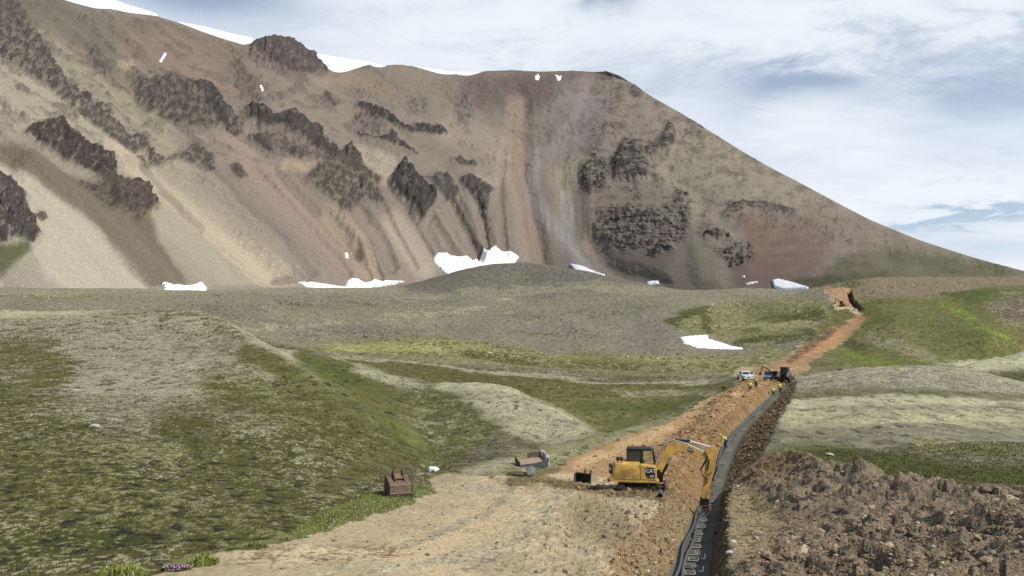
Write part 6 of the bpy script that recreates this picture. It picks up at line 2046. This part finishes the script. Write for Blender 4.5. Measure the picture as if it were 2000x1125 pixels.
m_stone = attr_mat('loose_stone', 12.0, 0.25, 0.3, dist=0.02)


def pick(n, pal):
    pal = s2l(np.array(pal))
    c = pal[rng.integers(0, len(pal), n)]
    return c * rng.uniform(0.75, 1.25, (n, 1))


def scatter(n, y0, y1, u0, u1, accept):
    """points spread evenly over the ground in front, kept where accept(mask lookup) holds"""
    ys_ = np.sqrt(rng.uniform(y0 ** 2, y1 ** 2, n)); us = rng.uniform(u0, u1, n)
    x = us * ys_
    k = accept(x, ys_, us)
    return x[k], ys_[k]


def look(tab, u, y):
    return grid_interp(tab, GU, GL, u, np.log(y))


def sizes(n, lo, hi, p=2.6):
    return lo * (1 - rng.random(n) * (1 - (lo / hi) ** p)) ** (-1 / p)


# rubble on the spoil heap
x, y = scatter(60000, 20, 68, 0.22, 0.80, lambda x, y, u: look(hm, u, y) > 0.5)
x2, y2 = scatter(26000, 17, 33, 0.25, 0.95, lambda x, y, u: look(hm, u, y) > 0.5)
x, y = np.concatenate([x, x2]), np.concatenate([y, y2])
o = stones('rubble', x, y, sizes(len(x), 0.05, 0.55, 2.9), pick(len(x), [(150, 128, 104), (128, 108, 88), (164, 142, 118), (112, 94, 76), (176, 158, 134), (140, 116, 92)]), 0.08)
tag(o, 'loose grey brown stones covering the spoil heap', 'rubble', kind='stuff')
# orange rubble on the bank behind the excavator and along the trench edge
x, y = scatter(60000, 50, 160, 0.08, 0.36, lambda x, y, u: (look(road, u, y) > 0.5) & (rng.random(len(x)) < np.clip(0.10 + 0.9 * np.exp(-((trench_s(x, y) + 4.2) / 2.2) ** 2), 0, 1)) & (look(trn, u, y) < 0.7))
o = stones('orange_rubble', x, y, sizes(len(x), 0.08, 0.5) * (1 + (y > 80) * 0.3), pick(len(x), [(182, 142, 100), (160, 118, 80), (132, 98, 68), (196, 160, 122), (120, 92, 66)]), 0.12)
tag(o, 'loose orange stones on the bank behind the excavator', 'rubble', kind='stuff')
# gravel of the track and the trench edges
x, y = scatter(60000, 23, 60, -0.30, 0.40, lambda x, y, u: (look(road, u, y) > 0.6) & (look(trn, u, y) < 0.8) & (rng.random(len(x)) < 0.25 + 0.75 * sstep(0.04, 0.16, u)))
o = stones('gravel', x, y, sizes(len(x), 0.03, 0.24), pick(len(x), [(176, 156, 126), (150, 130, 102), (192, 176, 150), (112, 92, 68), (168, 148, 118), (96, 80, 62)]), 0.12, 0.55)
tag(o, 'small stones scattered over the dirt track', 'gravel', kind='stuff')
x, y = scatter(90000, 40, 135, 0.2, 0.40, lambda x, y, u: (trench_s(x, y) > 0.8) & (trench_s(x, y) < 5) & (look(trn, u, y) > 0.08) & (look(trn, u, y) < 0.9) & (rng.random(len(x)) < 0.5))
o = stones('bank_rubble', x, y, sizes(len(x), 0.08, 0.5) * (1 + (y > 80) * 0.3), pick(len(x), [(132, 108, 82), (108, 88, 66), (150, 124, 96), (92, 76, 60)]), 0.15)
tag(o, 'loose brown stones on the right bank of the trench', 'rubble', kind='stuff')
x, y = scatter(60000, 22, 58, 0.10, 0.30, lambda x, y, u: (trench_s(x, y) < -0.7) & (trench_s(x, y) > -3.4) & (look(trn, u, y) > 0.05) & (look(trn, u, y) < 0.93))
o = stones('bank_stones', x, y, sizes(len(x), 0.04, 0.34, 2.8), pick(len(x), [(164, 138, 104), (134, 108, 80), (182, 158, 126), (112, 90, 66)]), 0.12)
tag(o, 'loose tan stones on the near left bank of the trench', 'rubble', kind='stuff')
x, y = scatter(16000, 22, 62, 0.18, 0.36, lambda x, y, u: (trench_s(x, y) > 1.0) & (trench_s(x, y) < 4.8) & (look(hm, u, y) < 0.6) & (look(trn, u, y) < 0.7))
o = stones('gravel', x, y, sizes(len(x), 0.04, 0.26), pick(len(x), [(168, 144, 112), (140, 118, 92), (186, 168, 140), (112, 92, 72)]), 0.12, 0.5)
tag(o, 'small stones on the bare strip right of the trench', 'gravel', kind='stuff')
# pale stones among the grass and on the flats
x, y = scatter(22000, 26, 330, -0.68, 0.68, lambda x, y, u: (look(road, u, y) < 0.2) & (look(hm, u, y) < 0.1) & (look(trn, u, y) < 0.05) & (rng.random(len(x)) < np.clip(0.25 + 1.2 * gnoise(x / 14, y / 14, 77), 0.04, 1)))
o = stones('field_stones', x, y, sizes(len(x), 0.10, 0.55, 3.0) * np.clip(y / 130, 0.6, 2.4), pick(len(x), [(178, 170, 152), (150, 142, 126), (196, 188, 168), (120, 112, 98)]), 0.05, 0.5)
tag(o, 'pale stones scattered in the heath', 'stones', kind='stuff')
x, y = scatter(16000, 250, 620, -0.68, 0.5, lambda x, y, u: (look(road, u, y) < 0.2) & (rng.random(len(x)) < np.clip(0.35 + 1.4 * gnoise(x / 40, y / 40, 78), 0.03, 1)))
o = stones('field_stones', x, y, sizes(len(x), 0.5, 2.2, 3.4), pick(len(x), [(158, 150, 134), (128, 120, 106), (190, 182, 164), (104, 98, 88)]), 0.05, 0.5)
tag(o, 'stones scattered over the far gravel flat', 'stones', kind='stuff')


def blades(name, x, y, h, per, spread, cols, lean=0.5, width=0.035):
    """tufts of narrow two-segment leaves"""
    n = len(x) * per
    bx = np.repeat(x, per) + rng.normal(0, 1, n) * np.repeat(spread, per)
    by = np.repeat(y, per) + rng.normal(0, 1, n) * np.repeat(spread, per)
    bz = ground(bx, by)
    hh = np.repeat(h, per) * rng.uniform(0.6, 1.2, n)
    a = rng.uniform(0, 6.28, n); l = rng.uniform(0.1, lean, n) * hh
    dx, dy = np.cos(a), np.sin(a)
    wv = width * hh / 0.2 * rng.uniform(0.6, 1.2, n)
    p0 = np.stack([bx - dy * wv / 2, by + dx * wv / 2, bz - 0.02], -1)
    p1 = np.stack([bx + dy * wv / 2, by - dx * wv / 2, bz - 0.02], -1)
    mx_, my_ = bx + dx * l * 0.35, by + dy * l * 0.35
    p2 = np.stack([mx_ + dy * wv * 0.4, my_ - dx * wv * 0.4, bz + hh * 0.6], -1)
    p3 = np.stack([mx_ - dy * wv * 0.4, my_ + dx * wv * 0.4, bz + hh * 0.6], -1)
    p4 = np.stack([bx + dx * l, by + dy * l, bz + hh], -1)
    co = np.stack([p0, p1, p2, p3, p4], 1).reshape(-1, 3)
    k = (np.arange(n) * 5)[:, None]
    f = np.concatenate([k + np.array([[0, 1, 2]]), k + np.array([[0, 2, 3]]), k + np.array([[3, 2, 4]])], 0)
    cc = np.repeat(np.repeat(cols, per, 0) * rng.uniform(0.75, 1.3, (n, 1)), 5, 0)
    return np_mesh(name, co, f, m_leaf, False, np.clip(settle(cc) * ALB, 0.015, 0.8))


m_leaf = attr_mat('leaf', 6.0, 0.15, 0.0, rough=0.7)
GRN = [(96, 104, 56), (112, 116, 64), (84, 92, 48), (130, 128, 78)]
# verge along the near edge of the track
x, y = scatter(40000, 24, 56, -0.50, -0.06, lambda x, y, u: (look(road, u, y) < 0.5) & (poly_mask(*proj(x, y, ground(x, y)), [(540, 1060), (640, 1000), (700, 975), (800, 945), (860, 955), (800, 995), (700, 1025), (620, 1050)], 8) > 0.4))
o = blades('grass', x, y, rng.uniform(0.06, 0.15, len(x)), 4, np.full(len(x), 0.10), pick(len(x), [(136, 142, 84), (150, 152, 98), (124, 132, 72), (160, 156, 110)]))
tag(o, 'green grass on the verge beside the track', 'grass', kind='stuff')
# heath on the near left slope and the dip behind the spoil heap
x, y = scatter(60000, 24, 75, -0.70, -0.06, lambda x, y, u: (look(road, u, y) < 0.2) & (rng.random(len(x)) < np.clip(0.45 + 1.3 * look(nB, u, y), 0.0, 1)))
o = blades('heath_grass', x, y, rng.uniform(0.05, 0.12, len(x)), 3, np.full(len(x), 0.12), pick(len(x), [(94, 92, 56), (108, 102, 68), (82, 84, 48), (122, 116, 82)]), width=0.06)
tag(o, 'short olive heath on the left hillside', 'grass', kind='stuff')
x, y = scatter(30000, 42, 80, 0.30, 0.72, lambda x, y, u: (look(hm, u, y) < 0.1) & (look(trn, u, y) < 0.02) & (y < 70 + 0 * x))
o = blades('heath_grass', x, y, rng.uniform(0.06, 0.13, len(x)), 3, np.full(len(x), 0.14), pick(len(x), [(92, 94, 54), (80, 86, 46), (110, 106, 68)]), width=0.06)
tag(o, 'short green grass in the dip behind the spoil heap', 'grass', kind='stuff')
# flowers
x, y = scatter(30000, 30, 60, -0.32, -0.06, lambda x, y, u: (poly_mask(*proj(x, y, ground(x, y)), [(640, 1020), (720, 985), (800, 955), (850, 960), (790, 1000), (700, 1035), (600, 1055)], 6) > 0.5) & (rng.random(len(x)) < 0.05))
n = len(x)
zz = ground(x, y) + rng.uniform(0.10, 0.2, n)
k = np.array([(0.03, 0, 0), (0, 0.03, 0.006), (-0.03, 0, 0), (0, -0.03, 0.006), (0, 0, 0.02), (0, 0, -0.012)])
co = (k[None] * rng.uniform(0.6, 1.2, (n, 1, 1)) + np.stack([x, y, zz], -1)[:, None]).reshape(-1, 3)
f = (np.array([(0, 1, 4), (1, 2, 4), (2, 3, 4), (3, 0, 4), (1, 0, 5), (2, 1, 5), (3, 2, 5), (0, 3, 5)])[None] + (np.arange(n) * 6)[:, None, None]).reshape(-1, 3)
o = np_mesh('flowers', co, f, M_WHT, False)
tag(o, 'small white flowers in the verge grass', 'flowers', kind='stuff')


def clump(name, label, cat, px, Yd, w, h, cols, petals=None, n=260):
    p = at(px, Yd)
    a = rng.uniform(0, 6.28, n); r_ = np.sqrt(rng.random(n)) * w / 2
    bx, by = p.x + r_ * np.cos(a), p.y + r_ * np.sin(a) * 0.7
    hs = h * (1 - 0.6 * (r_ / (w / 2)) ** 2) * rng.uniform(0.6, 1.1, n)
    o = blades('leaves' if petals else name, bx, by, hs, 2, np.full(n, 0.02), pick(n, cols), lean=0.7, width=0.05)
    if petals is None:
        return tag(o, label, cat)
    t = thing(name, label, cat, p)
    o.parent = t; o.matrix_parent_inverse = Matrix.Translation(-p)
    m_ = MB()
    for i in range(0, n, 3):
        m_.ball((bx[i], by[i], float(ground(bx[i], by[i])) + hs[i] * 0.95), 0.028, (1, 1, 0.7), sub=1)
    q = m_.build('blossoms', mat('pink_petals', s2l(petals), 0.7, var=0.2), t)
    q.matrix_parent_inverse = Matrix.Translation(-p)
    return t


clump('flower_clump', 'clump of pink flowers at the left edge of the track', 'flowers', 345, 27.0, 1.0, 0.22, [(84, 84, 56), (100, 98, 66)], (188, 150, 182))
clump('leafy_plant', 'bright green leafy tuft right of the pink flowers', 'plant', 396, 27.6, 1.1, 0.34, [(132, 146, 78), (118, 134, 66), (148, 158, 96)], None, 320)
clump('leafy_plant', 'bright green leafy tuft at the bottom left of the track edge', 'plant', 240, 26.2, 1.6, 0.34, [(132, 142, 82), (118, 130, 70), (150, 156, 100)], None, 420)
clump('leafy_plant', 'small grey green tuft on the track edge before the grassy verge', 'plant', 500, 30.0, 0.9, 0.24, [(124, 132, 84), (108, 116, 70)], None, 220)
# turf pulled aside by the digger
tf = lumpy(0.62, (1.3, 0.7, 0.34), 9, 0.35)
o = tf.build('turf_clod', mat('torn_turf', s2l((92, 80, 54)), 0.95, var=0.5, scale=5, rust=s2l((70, 72, 42)), bump=0.8), None, smooth=True)
o.location = at(1005, 57.2) + Vector((0, 0, 0.05))
tag(o, 'torn brown turf heap left of the wire coil', 'turf')
